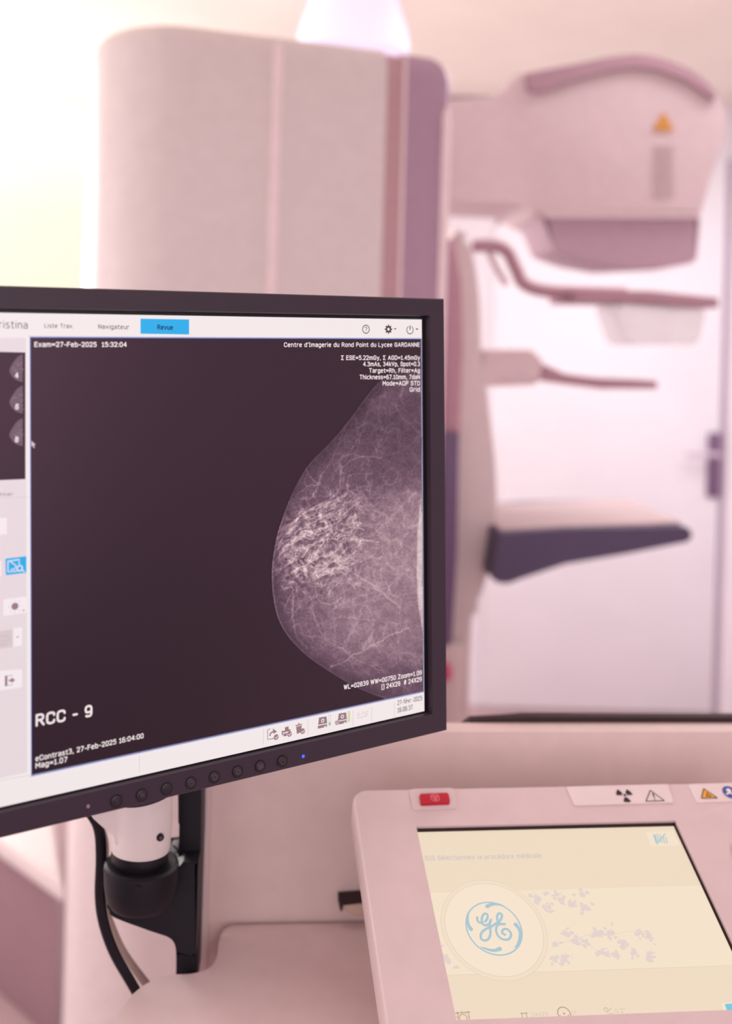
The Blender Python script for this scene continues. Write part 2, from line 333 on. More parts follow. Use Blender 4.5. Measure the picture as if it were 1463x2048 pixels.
# ================================================================ SETTING
YB = 3.9
def slab(name, c0, c1, m): bm = bmesh.new(); box(bm, c0, c1); return struct(fin(name, bm, m))
slab('floor', (-2.6, -1.0, -.06), (2.5, YB, 0), M['floor'])
slab('ceiling', (-2.6, -1.0, 2.31), (2.5, YB + .12, 2.4), M['ceiling'])
slab('wall_right', (2.5, -1.0, -.06), (2.6, YB + .12, 2.4), M['wall'])
slab('wall_left', (-2.7, -1.0, -.06), (-2.6, YB + .12, 2.4), M['wall'])
WX0, WX1, WZ0, WZ1 = -2.4, -.45, 1.28, 2.29
DX0, DX1 = P(975, 1000, YB).x, P(1435, 1000, YB).x
bm = bmesh.new()
box(bm, (-2.6, YB, -.06), (WX0, YB+.12, 2.31)); box(bm, (WX0, YB, -.06), (WX1, YB+.12, WZ0)); box(bm, (WX0, YB, WZ1), (WX1, YB+.12, 2.31)); box(bm, (WX1, YB, -.06), (2.5, YB+.12, 2.31))
struct(fin('wall_back', bm, M['wall']))
bm = bmesh.new()
for a in (((WX0, YB+.03, WZ0), (WX0+.05, YB+.09, WZ1)), ((WX1-.05, YB+.03, WZ0), (WX1, YB+.09, WZ1)), ((WX0+.05, YB+.03, WZ0), (WX1-.05, YB+.09, WZ0+.05)), ((WX0+.05, YB+.03, WZ1-.04), (WX1-.05, YB+.09, WZ1))): box(bm, *a)
wo = struct(fin('window_1', bm, M['frame_white']))
bm = bmesh.new(); box(bm, (WX0+.05, YB+.055, WZ0+.05), (WX1-.05, YB+.062, WZ1-.04)); fin('window_pane', bm, M['glass'], wo)
# door in the back wall
bm = bmesh.new(); box(bm, (DX0, YB-.03, .005), (DX1-.012, YB, 2.1), .003)
do = struct(fin('door_1', bm, M['door']))
bm = bmesh.new(); hp = P(1428, 932, YB-.04)
prism(bm, [(x, YB-.042, z) for x, z in rounded([(hp.x-.024, hp.z-.12), (hp.x+.024, hp.z-.12), (hp.x+.024, hp.z+.125), (hp.x-.024, hp.z+.125)], .012)], Vector((0, .012, 0)), .002)
hd = fin('handle_plate', bm, M['handle'], do)
bm = bmesh.new(); tube(bm, [(hp.x, YB-.042, hp.z+.045), (hp.x, YB-.085, hp.z+.045)], .011); tube(bm, smooth_path([(hp.x, YB-.085, hp.z+.045), (hp.x-.03, YB-.088, hp.z+.047), (hp.x-.125, YB-.086, hp.z+.045)], 5), .009)
fin('door_lever', bm, mat('satin lever', (214, 196, 212), .35, .5), hd)
slab('trim_1', (DX1, YB-.012, 0), (DX1+.018, YB, 2.1), M['door_gap'])
slab('trim_2', (DX1+.018, YB-.028, 0), (DX1+.095, YB, 2.15), M['wall'])

# ================================================================ BACKGROUND THINGS
# low bench at the lower left
b = onz(0, 1676, .33); c = onz(146, 1778, .33); dr = (c - b).normalized(); nb = Vector((-dr.y, dr.x, 0))
if nb.y < 0: nb = -nb
A = b - dr * .5; B = c - dr * .03; w_ = Vector((-.21, .75, 0)); w2_ = w_ * .92
t = thing('low_bench', 'low mauve-brown bench with a pale top left of the scanner column', 'bench', (A.x, A.y, 0))
bm = bmesh.new(); q = [A, B, B + w_, A + w_]
prism(bm, [(p.x, p.y, .33) for p in q], Vector((0, 0, -.05)), .02); fin('seat', bm, M['column'], t)
bm = bmesh.new(); q = [A + dr*.02 + w_*.02, B - dr*.02 + w_*.05, B - dr*.02 + w2_, A + dr*.02 + w2_]
prism(bm, [(p.x, p.y, .28) for p in q], Vector((0, 0, -.28)), .004); fin('base', bm, M['bench'], t)

# ceiling lamp with lavender shade
lc = P(706, 40, 2.5)
t = thing('ceiling_lamp', 'pale lavender lampshade glowing above the top of the scanner column', 'lamp', (lc.x, lc.y, 2.31))
sc = 2.5 / F
bm = bmesh.new(); prof = [(112, 110), (112, 90), (106, 60), (92, 20), (80, -20), (60, -34)]
loft(bm, [[(lc.x + r*sc*math.cos(k*math.pi/20), lc.y + r*sc*math.sin(k*math.pi/20), P(706, v, 2.5).z) for k in range(40)] for r, v in prof])
fin('lamp_shade', bm, M['lamp'], t, 50)
bm = bmesh.new(); tube(bm, [(lc.x, lc.y, P(706, -34, 2.5).z), (lc.x, lc.y, 2.31)], .02); fin('stem', bm, M['frame_white'], t)

# mammography unit: column face plane from photo
cl = P(200, 300, 1.72); crr = P(900, 300, 1.92)
yaw = math.atan2(crr.y - cl.y, crr.x - cl.x); ex = Vector((math.cos(yaw), math.sin(yaw), 0)); nrm = Vector((math.sin(yaw), -math.cos(yaw), 0))
CP = Plane.__new__(Plane); CP.O = Vector((cl.x, cl.y, 0)); CP.ex = ex; CP.ey = Vector((0, 0, 1)); CP.n = nrm
unit = thing('mammography_unit', 'tall white breast x-ray machine with column, tube head and dark breast plate', 'x-ray machine', (cl.x + ex.x*.3, cl.y + .2, 0))
SL, SR = CP.loc(203, 300)[0], CP.loc(897, 300)[0]
ztopL, ztopR = CP.loc(260, 31)[1], CP.loc(850, 87)[1]
def ztop(s): return ztopL
def column_part(name, s0, s1, n0, n1, rl, rr, m, parent, ct=.045, z0=0.02, zt=None, topl=True, topr=True):
    # footprint: front face at n0 (towards camera), back at n1; rl / rr radius of the vertical front corners
    def foot(ins_l, ins_r, ins_n):
        a0, a1 = s0 + ins_l, s1 - ins_r; f = n0 - ins_n; b = n1 + min(ins_n, .01); pts = []
        for k in range(9):
            t = math.pi/2 * k/8; pts.append((a0 + rl*(1-math.sin(t)), f - rl*(1-math.cos(t)) * .9) if rl else (a0, f))
            if not rl: break
        pts = pts[::-1] if rl else pts
        for k in range(9):
            t = math.pi/2 * k/8; pts.append((a1 - rr*(1-math.sin(t)), f - rr*(1-math.cos(t))*.9) if rr else (a1, f))
            if not rr: break
        pts += [(a1, b), (a0, b)]
        return pts
    def W(pts, z): return [Vector((CP.O.x + ex.x*s + nrm.x*n, CP.O.y + ex.y*s + nrm.y*n, z)) for s, n in pts]
    zt = ztopL if zt is None else zt
    L = foot(0, 0, 0)
    # order: left-front arc has to run from the side to the front
    if rl:
        arc = [(s0 + rl*(1-math.cos(t)), n0 - rl*.9*(1-math.sin(t))) for t in [math.pi/2*k/8 for k in range(9)]]
    else: arc = [(s0, n0)]
    if rr:
        arc2 = [(s1 - rr*(1-math.sin(t)), n0 - rr*.9*(1-math.cos(t))) for t in [math.pi/2*k/8 for k in range(9)]]
    else: arc2 = [(s1, n0)]
    base = arc + arc2 + [(s1, n1), (s0, n1)]; mid = (s0 + s1) / 2; rings = [W(base, z0), W(base, zt - ct)]
    for k in range(1, 9):
        a = math.pi/2 * k/8; ins = ct * (1 - math.cos(a)); z = zt - ct + ct * math.sin(a)
        r = []
        for s, n in base:
            ds = 0
            if s < mid and topl: ds = ins * min(1, (mid - s) / (mid - s0))
            if s >= mid and topr: ds = -ins * min(1, (s - mid) / (s1 - mid))
            r.append((s + ds, n - (ins * .5 if n > n1 + .01 else -ins*.2)))
        rings.append(W(r, z))
    bm = bmesh.new(); loft(bm, rings); return fin(name, bm, m, parent, 40)
s_at = lambda u, v=330: CP.loc(u, v)[0]
col = column_part('column', SL, s_at(770), 0, -.20, .13, 0.004, M['column'], unit, ct=.045, topr=False)
column_part('panel_ridge', s_at(541), s_at(559), .0065, -.01, .006, .006, M['column_edge'], col, ct=.012, zt=ztopL-.012)
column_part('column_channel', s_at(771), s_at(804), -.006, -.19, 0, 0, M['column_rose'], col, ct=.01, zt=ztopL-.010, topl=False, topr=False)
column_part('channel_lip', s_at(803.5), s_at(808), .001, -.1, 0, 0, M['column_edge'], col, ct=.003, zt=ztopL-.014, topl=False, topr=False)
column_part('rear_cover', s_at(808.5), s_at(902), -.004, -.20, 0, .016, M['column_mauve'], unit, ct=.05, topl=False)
column_part('cover_highlight', s_at(884), s_at(901), .001, -.02, .006, .006, M['column_edge'], col, ct=.03, zt=ztopL-.085, topl=True)  # pale strip: highlight along the cover's right edge, painted in its colour

def block(name, px, d, th, m, parent, bev=.01, rad=0, seg=4):
    bm = bmesh.new(); q = rounded(px, rad, 6) if rad else px
    prism(bm, [P(u, v, d) for u, v in q], Vector((0, th, 0)), bev, seg); return fin(name, bm, m, parent, 40)
# vertical arm right of the column
arm = block('swivel_arm', smooth_path([(905, 478), (925, 474), (945, 510), (958, 600), (963, 720), (978, 820), (990, 930), (992, 1030), (984, 1110), (962, 1185), (944, 1230), (938, 1330), (932, 1470), (905, 1470), (905, 1200), (905, 800)], 4, True), 2.12, .22, M['carm'], unit, .012)
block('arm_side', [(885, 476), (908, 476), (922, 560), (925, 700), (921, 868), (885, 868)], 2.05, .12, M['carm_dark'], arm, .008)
block('arm_dark_strip', [(880, 866), (917, 866), (914, 1100), (903, 1285), (880, 1300)], 2.03, .12, M['strip_dark'], arm, .006, 3)  # dark strip laid in the gap between column and arm
block('arm_foot', [(880, 1290), (914, 1290), (930, 1296), (918, 1500), (880, 1500)], 2.04, .1, M['carm'], arm, .006)
c = P(890, 1347, 2.02); bm = bmesh.new()
loft(bm, [[(c.x + r*math.cos(k*math.pi/12), y, c.z + r*1.4*math.sin(k*math.pi/12)) for k in range(24)] for r, y in ((.014, c.y+.03), (.014, c.y+.005), (.010, c.y), (.004, c.y-.002))])
fin('emergency_button', bm, M['crimson'], arm)
# tube head
head = block('tube_head', rounded([(880, 186), (1004, 192), (1022, 148), (1062, 146), (1150, 132), (1230, 116), (1300, 118), (1370, 140), (1420, 172), (1448, 215), (1452, 262), (1424, 345), (1398, 436), (1075, 436), (1052, 408), (880, 402)], [1, 8, 14, 8, 20, 20, 20, 20, 18, 16, 20, 20, 6, 16, 16, 1], 5), 2.2, .26, M['head'], unit, .014)
capo = smooth_path([(1052, 146), (1140, 130), (1232, 112), (1290, 110), (1352, 127), (1402, 155), (1434, 190)], 5)
capi = smooth_path([(1428, 200), (1392, 172), (1345, 149), (1290, 134), (1232, 138), (1150, 160), (1090, 182), (1056, 180)], 5)
block('head_top_trim', capo + capi, 2.185, .24, M['head_cap'], head, .003)
block('collimator', rounded([(1078, 426), (1400, 428), (1392, 520), (1378, 528), (1240, 534), (1165, 520), (1110, 500)], 8), 2.215, .2, M['collimator'], head, .012)
HY = 2.197
hp_ = YPlane(HY)
Dec(hp_, .0006).px([(1326, 222), (1348, 262), (1303, 262)]).build('warning_triangle', M['orange'], head)
dd = Dec(hp_, .0006)
for v in range(292, 400, 18): dd.rect(1306, v, 1346, v + 11)
dd.build('head_label', M['label_grey'], head)
# paddle carrier
bm = bmesh.new(); pth = smooth_path([(945, 492), (985, 492), (1012, 502), (1032, 540), (1048, 568), (1090, 582), (1160, 586), (1250, 588)], 5)
tube(bm, [P(u, v, 2.16) for u, v in pth], .0135, 10, 1.0); pc = fin('paddle_carrier', bm, M['paddle_frame'], unit)
bm = bmesh.new(); pth = smooth_path([(975, 500), (990, 530), (1012, 570)], 5)
tube(bm, [P(u, v, 2.16) for u, v in pth], .007, 10); fin('carrier_strut', bm, M['head'], pc)
block('compression_paddle', rounded([(1150, 580), (1300, 582), (1436, 596), (1436, 616), (1300, 604), (1150, 602)], 3), 2.08, .2, M['paddle_frame'], unit, .003)
block('paddle_tray', rounded([(1235, 606), (1412, 618), (1396, 690), (1262, 690)], 14), 2.1, .16, M['clear'], unit, .006)
# lower paddle / grip
g = block('grip_housing', rounded([(958, 700), (1062, 700), (1086, 722), (1074, 770), (958, 774)], 7), 2.13, .14, M['head'], unit, .010)
block('grip_bar', rounded([(1070, 722), (1130, 748), (1210, 758), (1314, 762), (1314, 778), (1200, 778), (1120, 768), (1070, 758)], 4), 2.15, .10, M['paddle_frame'], g, .004)
# breast support
sup = block('breast_support', rounded([(998, 1068), (1130, 1058), (1372, 1054), (1384, 1062), (1382, 1082), (1250, 1108), (1130, 1128), (1040, 1158), (1008, 1170), (984, 1160)], [3, 1, 5, 8, 8, 3, 3, 3, 8, 4], 4), 2.02, .36, M['carbon'], unit, .006)
bm = bmesh.new(); q = [P(1000, 1063, 2.05), P(1360, 1048, 2.05), P(1360, 1048, 2.05) + Vector((0, .30, 0)), P(1000, 1063, 2.05) + Vector((0, .3, 0))]
prism(bm, q, Vector((0, 0, .006)), .002); fin('support_cover', bm, M['shell_light'], sup)

# ================================================================ WORKSTATION BODY
SY = .905
ws = thing('workstation_cabinet', 'pink-white operator workstation cabinet standing behind the touch panel', 'cabinet', (.35, SY, 0))
YP = YPlane(SY)
xl = P(419, 1700, SY).x; zt_ = P(905, 1468, SY + .011).z; YAW = .075; PIV = Vector((xl, SY, 0))
def ws_ring(ins, y, zz): return None
bm = bmesh.new()
out = rounded([(xl, 0.0), (1.3, 0.0), (1.3, zt_ + .02), (P(905, 1450, SY).x, P(905, 1450, SY).z + .004), (xl, P(905, 1450, SY).z - .01)], [.001, .001, .01, .03, .03], 8)
z_l = P(905, 1470, SY).z
out = rounded([(xl, 0.0), (1.3, 0.0), (1.3, zt_ ), (xl, zt_)], [.001, .001, .01, .03], 8)
prism(bm, [(x, SY, z) for x, z in out], Vector((0, .022, 0)), .007, 4); fin('back_panel', bm, M['shell'], ws)
g0 = P(928, 1440, SY + .037); g1 = g0
bm = bmesh.new()
pts = [(g0.x - .004, g0.z - .012), (g0.x + .010, g0.z - .001), (g0.x + .06, g0.z + .0015), (1.3, g1.z + .001), (1.3, g1.z - .10), (g0.x - .004, g1.z - .10)]
prism(bm, [(x, SY + .0225, z) for x, z in pts], Vector((0, .012, 0)), .002); fin('gasket', bm, M['gasket'], ws)
# side strip left of the seam
xs0, xs1 = P(397, 1750, SY + .004).x, P(418.2, 1750, SY + .004).x
bm = bmesh.new(); box(bm, (xs0, SY - .014, .0), (xs1, SY + .022, P(400, 1540, SY).z + .05), .002); fin('side_panel', bm, M['shell_light'], ws)
bm = bmesh.new(); box(bm, (xs1, SY+.0105, .0), (xl + .0004, SY+.02, P(400, 1540, SY).z + .05)); fin('seam', bm, M['gasket'], ws)
# little bracket tab at the right of the worktop
tb = P(700, 1822, SY - .004)
bm = bmesh.new()
pp = [(682, 1821), (738, 1819), (738, 1849), (712, 1847), (694, 1839), (685, 1831)]
prism(bm, [P(u, v, SY - .018) for u, v in pp], Vector((0, .017, 0)), .002); tbo = fin('latch', bm, M['grey_cable'] if False else mat('beige latch', (196, 172, 156), .45, .4), ws)
bm = bmesh.new(); prism(bm, [P(u, v, SY - .019) for u, v in ((679, 1816), (738, 1814), (738, 1819), (683, 1821), (683, 1834), (679, 1834))], Vector((0, .018, 0)), .0006); fin('latch_slot', bm, M['gasket'], tbo)

ws.location = PIV + Matrix.Rotation(YAW, 3, 'Z') @ (ws.location - PIV); ws.rotation_euler.z = YAW
# worktop
ZW = onz(0, 0, 1).z
ZW = P(600, 1838, SY + .0065).z
ZP = ZPlane(ZW)
oc = smooth_path([(205, 2150), (215, 2085), (231, 2040), (255, 2000), (290, 1969), (335, 1951), (385, 1947), (418, 1936), (433, 1915), (437, 1885)], 5) + [np.array(p) for p in ((438, 1868), (444, 1852), (460, 1844))]
w2 = [ZP.loc(*p) for p in oc]
ymax = SY - .0005
w2 = [(x, min(y, ymax + max(0, x - xl) * math.tan(YAW))) for x, y in w2]
w2 = w2 + [(.62, ymax + (.62 - xl) * math.tan(YAW)), (.62, .50), (w2[0][0] + .02, .50), (w2[0][0], .53)]
bm = bmesh.new(); prism(bm, [(x, y, ZW) for x, y in w2], Vector((0, 0, -.032)), .006, 4)
tag(fin('worktop', bm, M['worktop']), 'pinkish grey worktop with a rounded corner and notch under the touch panel', 'worktop')

# ================================================================ MONITOR ARM
DA = .80
arm_t = thing('monitor_arm', 'black monitor arm with a white neck, bolted to the cabinet side', 'monitor arm', tuple(P(378, 1900, .88)))
bm = bmesh.new()
# post
prism(bm, [P(u, v, .834) for u, v in ((361, 1500), (404, 1500), (401, 1700), (392, 1990), (351, 1990), (352, 1905), (355, 1880), (357, 1700))], Vector((0, .050, 0)), .0015)
fin('post', bm, M['black'], arm_t)
bm = bmesh.new()
br = [(214, 1742), (262, 1752), (310, 1752), (352, 1738), (366, 1725), (397, 1725), (391, 1915), (352, 1912), (351, 1893), (345, 1880), (334, 1873), (300, 1862), (250, 1844), (225, 1834), (214, 1822)]
prism(bm, [P(u, v, .815) for u, v in rounded(br, [4, 0, 0, 3, 3, 1, 1, 1, 8, 10, 6, 0, 4, 8, 6], 4)], Vector((0, .055, 0)), .003, 3)
bko = fin('bracket', bm, M['black'], arm_t)
nc = P(280, 1735, .80); s8 = .80 / F
def lathe(bm, c, prof, seg=40, sy=1):
    loft(bm, [[(c.x + r*math.cos(2*math.pi*k/seg), c.y + r*sy*math.sin(2*math.pi*k/seg), z) for k in range(seg)] for r, z in prof])
zz = lambda v: P(280, v, .776).z
bm = bmesh.new(); lathe(bm, nc + Vector((.001, .0, 0)), [(.018, zz(1842)), (.0240, zz(1838)), (.0270, zz(1826)), (.0285, zz(1800)), (.0292, zz(1764)), (.0288, zz(1758)), (.0265, zz(1754)), (.02, zz(1756))]); fin('cup', bm, M['black'], bko)
bm = bmesh.new(); lathe(bm, nc + Vector((-.0005, 0, 0)), [(.0215, zz(1768)), (.0222, zz(1755)), (.0222, zz(1715)), (.0215, zz(1712))], 40, .88); fin('collar', bm, M['black_gloss'], arm_t)
bm = bmesh.new()
prof = [(0, .0226, 1729), (0, .0232, 1724), (0, .0236, 1690), (0, .0240, 1660), (-.0005, .0242, 1640), (-.001, .0242, 1610), (-.001, .024, 1560)]
loft(bm, [[(nc.x + dx + r*math.cos(k*math.pi/24), nc.y + r*.9*math.sin(k*math.pi/24), zz(v)) for k in range(48)] for dx, r, v in prof])
nk = fin('neck', bm, M['neck'], arm_t)
bm = bmesh.new(); prism(bm, [P(u, v, .7845) for u, v in rounded([(165, 1600), (246, 1575), (244, 1690), (231, 1692), (227, 1672), (206, 1655), (186, 1637)], [2, 2, 3, 3, 6, 3, 3])], Vector((0, .012, 0)), .002, 3)
fin('neck_cheek', bm, M['neck'], nk)
sc_ = P(327, 1685, .776); dirn = Vector((.45, -1, 0)).normalized(); c0 = Vector((nc.x, nc.y, sc_.z)) + Vector((.0165, -.0156, 0))
def disc_on(name, c, n, r, th, m, parent, ring=None):
    n = n.normalized(); a = n.cross(Vector((0, 0, 1))).normalized(); b = n.cross(a)
    bm = bmesh.new(); loft(bm, [[c + n*h + a*rr*math.cos(k*math.pi/12) + b*rr*math.sin(k*math.pi/12) for k in range(24)] for rr, h in ((r, -th), (r, th*.6), (r*.85, th), (r*.3, th*1.0))]); return fin(name, bm, m, parent)
so = disc_on('screw', c0, dirn, .0030, .0016, M['black_gloss'], nk)
disc_on('screw_socket', c0 + dirn*.0018, dirn, .0013, .0004, M['symbol'], so)
disc_on('set_screw', P(276, 1778, .7698), Vector((0, -1, 0)), .0022, .0006, M['black_gloss'], bko)
bm = bmesh.new(); prism(bm, [P(u, v, .832) for u, v in ((355, 1560), (363, 1560), (362, 1648), (359, 1652), (356, 1646))], Vector((0, .012, 0)), .0008); fin('post_clip', bm, M['black'], arm_t)
bm = bmesh.new(); prism(bm, [P(u, v, .845) for u, v in rounded([(345, 1690), (355, 1695), (356, 1738), (345, 1738), (342, 1722), (346, 1706)], 4)], Vector((0, .01, 0)), .001); fin('plastic_sleeve', bm, M['clear'], arm_t)
bm = bmesh.new(); tube(bm, [P(u, v, .842) for u, v in smooth_path([(346, 1690), (355, 1702), (357, 1724), (350, 1738)], 5)], .0007, 6); fin('sleeve_rim', bm, M['black'], arm_t)

# cables behind the monitor
bm = bmesh.new(); pth = smooth_path([(150, 1590), (185, 1632), (199, 1665), (202, 1720), (200, 1790), (207, 1845), (228, 1905), (262, 1965), (300, 2030)], 6)
dpt = [.80 + .04 * i / len(pth) for i in range(len(pth))]
tube(bm, [P(p[0], p[1], d) for p, d in zip(pth, dpt)], .0044, 12, .6); tag(fin('power_cable', bm, M['black']), 'thick black cable hanging from the back of the screen to behind the worktop', 'cable')
bm = bmesh.new(); pth = smooth_path([(196, 1630), (214, 1690), (208, 1790), (224, 1850), (248, 1905), (290, 1965), (330, 2015)], 6)
rr = [.0012 + .0034 * (i / len(pth)) ** 1.2 for i in range(len(pth))]
tube(bm, [P(p[0], p[1], .868) for p in pth], rr, 12, .5); tag(fin('data_cable', bm, M['grey_cable']), 'thin grey cable curving down beside the thicker black one', 'cable')

# ================================================================ MEDICAL MONITOR
MP = Plane([(61, 676), (841, 679), (845, 1381.5), (62.5, 1549)], .612)
mon = thing('medical_monitor', 'black framed medical screen showing a breast x-ray, turned to the left', 'monitor', tuple(MP.W(.10, -.05, -.03)))
def ML(u, v): return MP.loc(u, v)
sTR = ML(842.5, 639); sBR = ML(847.5, 1422); x1 = (sTR[0] + sBR[0]) / 2; y1 = sTR[1]; y0 = sBR[1]
H = y1 - y0; x0 = x1 - H * 1.30
oTR = ML(880, 598); oBR = ML(887, 1457); X1 = (oTR[0] + oBR[0]) / 2; Y1 = oTR[1]; Y0 = oBR[1]; X0 = x0 - (X1 - x1)
print('monitor', H, X1 - x1, Y1 - y1, y0 - Y0, [ML(0, 624), y1], [ML(0, 1612), y0], [ML(0, 575), Y1], [ML(0, 1672), Y0])
# frame with a real opening
bm = bmesh.new()
rect = lambda a, b, c, d: [(a, b), (c, b), (c, d), (a, d)]
rings = [(rect(X0, Y0, X1, Y1), -.030, 1), (rect(X0, Y0, X1, Y1), .0034, 1), (rect(X0+.0008, Y0+.0008, X1-.0008, Y1-.0008), .0045, 1), (rect(x0-.0042, y0-.0016, x1+.0042, y1+.0030), .0045, 1), (rect(x0-.0036, y0-.0012, x1+.0036, y1+.0022), .0030, 1), (rect(x0-.0036, y0-.0012, x1+.0036, y1+.0022), -.012, 1)]
R = [[bm.verts.new(MP.W(x, y, h)) for x, y in q] for q, h, _ in rings]
for i in range(len(R)-1):
    for k in range(4): bm.faces.new((R[i][k], R[i][(k+1) % 4], R[i+1][(k+1) % 4], R[i+1][k]))
bm.faces.new(R[0][::-1]); fr = fin('bezel', bm, M['bezel'], mon, 25)
bm = bmesh.new(); cxm = (X0+X1)/2; prism(bm, [MP.W(x, y, -.030) for x, y in rounded(rect(cxm-.15, Y0+.04, cxm+.15, Y1-.04), .02)], -MP.n*.022, .006); fin('back_housing', bm, M['bezel'], mon)
bm = bmesh.new(); prism(bm, [MP.W(x, y, 0) for x, y in rect(x0-.0034, y0-.0011, x1+.0034, y1+.0020)], -MP.n*.004); scr = fin('screen', bm, M['bezel_inner'], mon)
# shallow bulge at lower edge of the back seen below the frame
L1, L2, L3, L4, L5 = .0003, .0005, .0007, .0009, .0011
Dec(MP, L1).loc(rect(x0, y0, x1, y1)).build('toolbar_background', M['ui_white'], scr)
vx0, vy1 = ML(61, 676); vx1, vy0 = ML(845, 1381.5)
Dec(MP, L2).loc(rect(x0, vy0 + .002, vx0 - .0030, vy1)).build('side_panel', M['ui_side'], scr)
d = Dec(MP, L3); bw = .0006
for r in (rect(vx0-.0006, vy0-.0006, vx1+.0006, vy0), rect(vx0-.0006, vy1, vx1+.0006, vy1+.0006), rect(vx0-.0006, vy0, vx0, vy1), rect(vx1, vy0, vx1+.0006, vy1)): d.loc(r)
d.build('view_border', M['ui_border'], scr)
Dec(MP, L2).loc(rect(vx0, vy0, vx1, vy1)).build('x_ray_view', M['img_dark'], scr)
for r in (rect(vx0-.0012, vy0-.0011, vx1+.0004, vy0-.0008), rect(vx0-.0012, vy1+.0008, vx1+.0004, vy1+.0011)): Dec(MP, L3).loc(r).build('view_edge', M['ui_blueline'], scr)
Dec(MP, L3).px([(280, 637.5), (377, 639), (377, 669), (280, 667.5)]).build('selected_tab', M['ui_blue'], scr)
def words(name, m, parent, body, p0, p1, cap, wt, h=None, plane=None, slant=0):
    return Dec(plane or MP, h or L5).text(body, p0, p1, cap, wt, slant).build(name, M[m], parent)
for a in (('Liste Trav.', (88, 655.5), (146, 656.5), 8.5, .95), ('Navigateur', (195.5, 657.5), (257, 658.5), 9, .95), ('ristina', (-3, 656), (54, 657.5), 15, .75), ('esian', (-2, 991), (24, 991), 6.5, .7),
          ('27-f\u00e9vr.-2025', (793, 1409.5), (842, 1399.5), 9, .85), ('16:06:37', (793.5, 1424.5), (823, 1418), 9.5, .85)): words('toolbar_lettering', 'ui_text', scr, *a, h=L4)
words('tab_lettering', 'tab_text', scr, 'Revue', (313.5, 659), (344.5, 659.7), 9.5, 1.35, h=L4)
Dec(MP, L4).text('iLing', (712, 1432), (733, 1427), 8, .7, .3).stroke([(712, 1435.5), (733, 1431)], .8).build('faint_lettering', M['ui_pale'], scr)
BW = 1.32
LT = [('Exam=27-Feb-2025  15:32:04', (67.5, 693.8), (252, 693.8), 10, 1.45), ("Centre d'Imagerie du Rond Point du Lycee GARDANNE", (566, 694), (837, 693.5), 9, BW)]
for s_, a, b, v in (('\u03a3 ESE=5.22mGy, \u03a3 AGD=1.45mGy', 680, 837.5, 720), ('4.3mAs, 34kVp, Spot=0.3', 724, 837.5, 732.5), ('Target=Rh, Filter=Ag', 736, 837.5, 745.5), ('Thickness=67.10mm, 7daN', 717, 837.5, 758.5), ('Mode=AOP STD', 763, 837.5, 771), ('Grid', 817, 837.5, 783.5)):
    LT.append((s_, (a, v), (b, v - .4), 9, BW))
LT += [('WL=02839 WW=00750 Zoom=1.09', (685.5, 1378.5), (841, 1348.5), 9.5, BW), ('[] 24X29  # 24X29', (761, 1378), (841, 1361.5), 9.5, BW), ('RCC - 9', (70.5, 1452), (183, 1431.5), 24, 1.35),
       ('eContrast3, 27-Feb-2025 16:04:00', (70, 1521.5), (285.5, 1475), 10.5, BW), ('Mag=1.07', (70, 1536), (133.5, 1522.5), 11, BW)]
for a in LT: words('image_lettering', 'img_text', scr, *a)
# toolbar icons
d = Dec(MP, L4); q = ML(730, 658.5); d.ring((730, 658.5), .0026, .0032).text('?', (727.6, 662.6), (732.6, 662.7), 8.5, 1.0)
d.build('help_icon', M['ui_text'], scr)
d = Dec(MP, L4); c_ = ML(775, 658.5); d.ring((775, 658.5), .0011, .0025)
for k in range(8):
    a = k * math.pi/4; u = np.array((math.cos(a), math.sin(a))); w = np.array((-u[1], u[0])); c2 = np.array(c_)
    d.loc([c2 + u*.0022 + w*.0006, c2 + u*.0022 - w*.0006, c2 + u*.0034 - w*.0004, c2 + u*.0034 + w*.0004])
d.px([(785.5, 656.5), (791, 656.7), (788.2, 660)]); d.build('settings_icon', M['ui_text'], scr)
d = Dec(MP, L4); d.ring((818, 660), .0026, .0032, 120, 420, 30); d.stroke([(818, 651), (818, 660)], 1.8); d.px([(829, 656.8), (834.5, 657), (831.8, 660.5)]); d.build('power_icon', M['ui_text'], scr)
# left strip of the display
TH_ = Dec(MP, L3).px([(-70, 702), (50, 705), (50, 958), (-70, 963)]); th = TH_.build('thumbnail_list', M['img_dark'], scr)
for i, v in enumerate((738, 801, 866)):
    pts = smooth_path([(44.5, v-30), (34, v-24), (25, v-12), (18.5, v), (19, v+8), (27, v+19), (36, v+24), (44.5, v+26)], 4)
    Dec(MP, L4).px([tuple(p) for p in pts]).build('thumbnail_picture', glow('thumbnail grey', (106, 84, 96)), th)
    d = Dec(MP, L4 + .0001)
    for _ in range(26):
        uu = random.uniform(21, 43); vv = v + random.gauss(-2, 8); 
        if abs(vv - v) < 4 + (uu - 19) * .7: d.stroke([(uu, vv), (uu + random.uniform(2, 6), vv + random.uniform(-4, 3))], .8)
    d.build('thumbnail_tissue', glow('thumbnail light grey', (146, 122, 134)), th)
    Dec(MP, L5).text('468'[i], (29, v+18 - i*.0 + (0, -1, 0)[i]), (35.5, v+18), 11, 1.5).build('thumbnail_number', M['img_text'], th)
for q in ([(-20, 996), (56, 993.5), (56, 994.5), (-20, 997)], [(277, 1510), (278, 1509.8), (278, 1545), (277, 1545.2)], [(-10, 1561), (60, 1549), (60, 1550), (-10, 1562)], *[[(u, v), (u+.9, v), (u+.9, v+32), (u, v+32)] for u, v in ((525, 1456), (614, 1438), (704, 1420), (741, 1413), (787, 1404))]):
    Dec(MP, L3).px(q).build('divider_line', M['ui_line'], scr)
def tile(pts, name='icon_tile', m='ui_tile'): return Dec(MP, L3).px(rounded(pts, 2, 3)).build(name, M[m], scr)
tile([(-20, 1037), (13, 1035), (13, 1068), (-20, 1071)]); tile([(-20, 1124), (2, 1121), (2, 1152), (-20, 1154)])
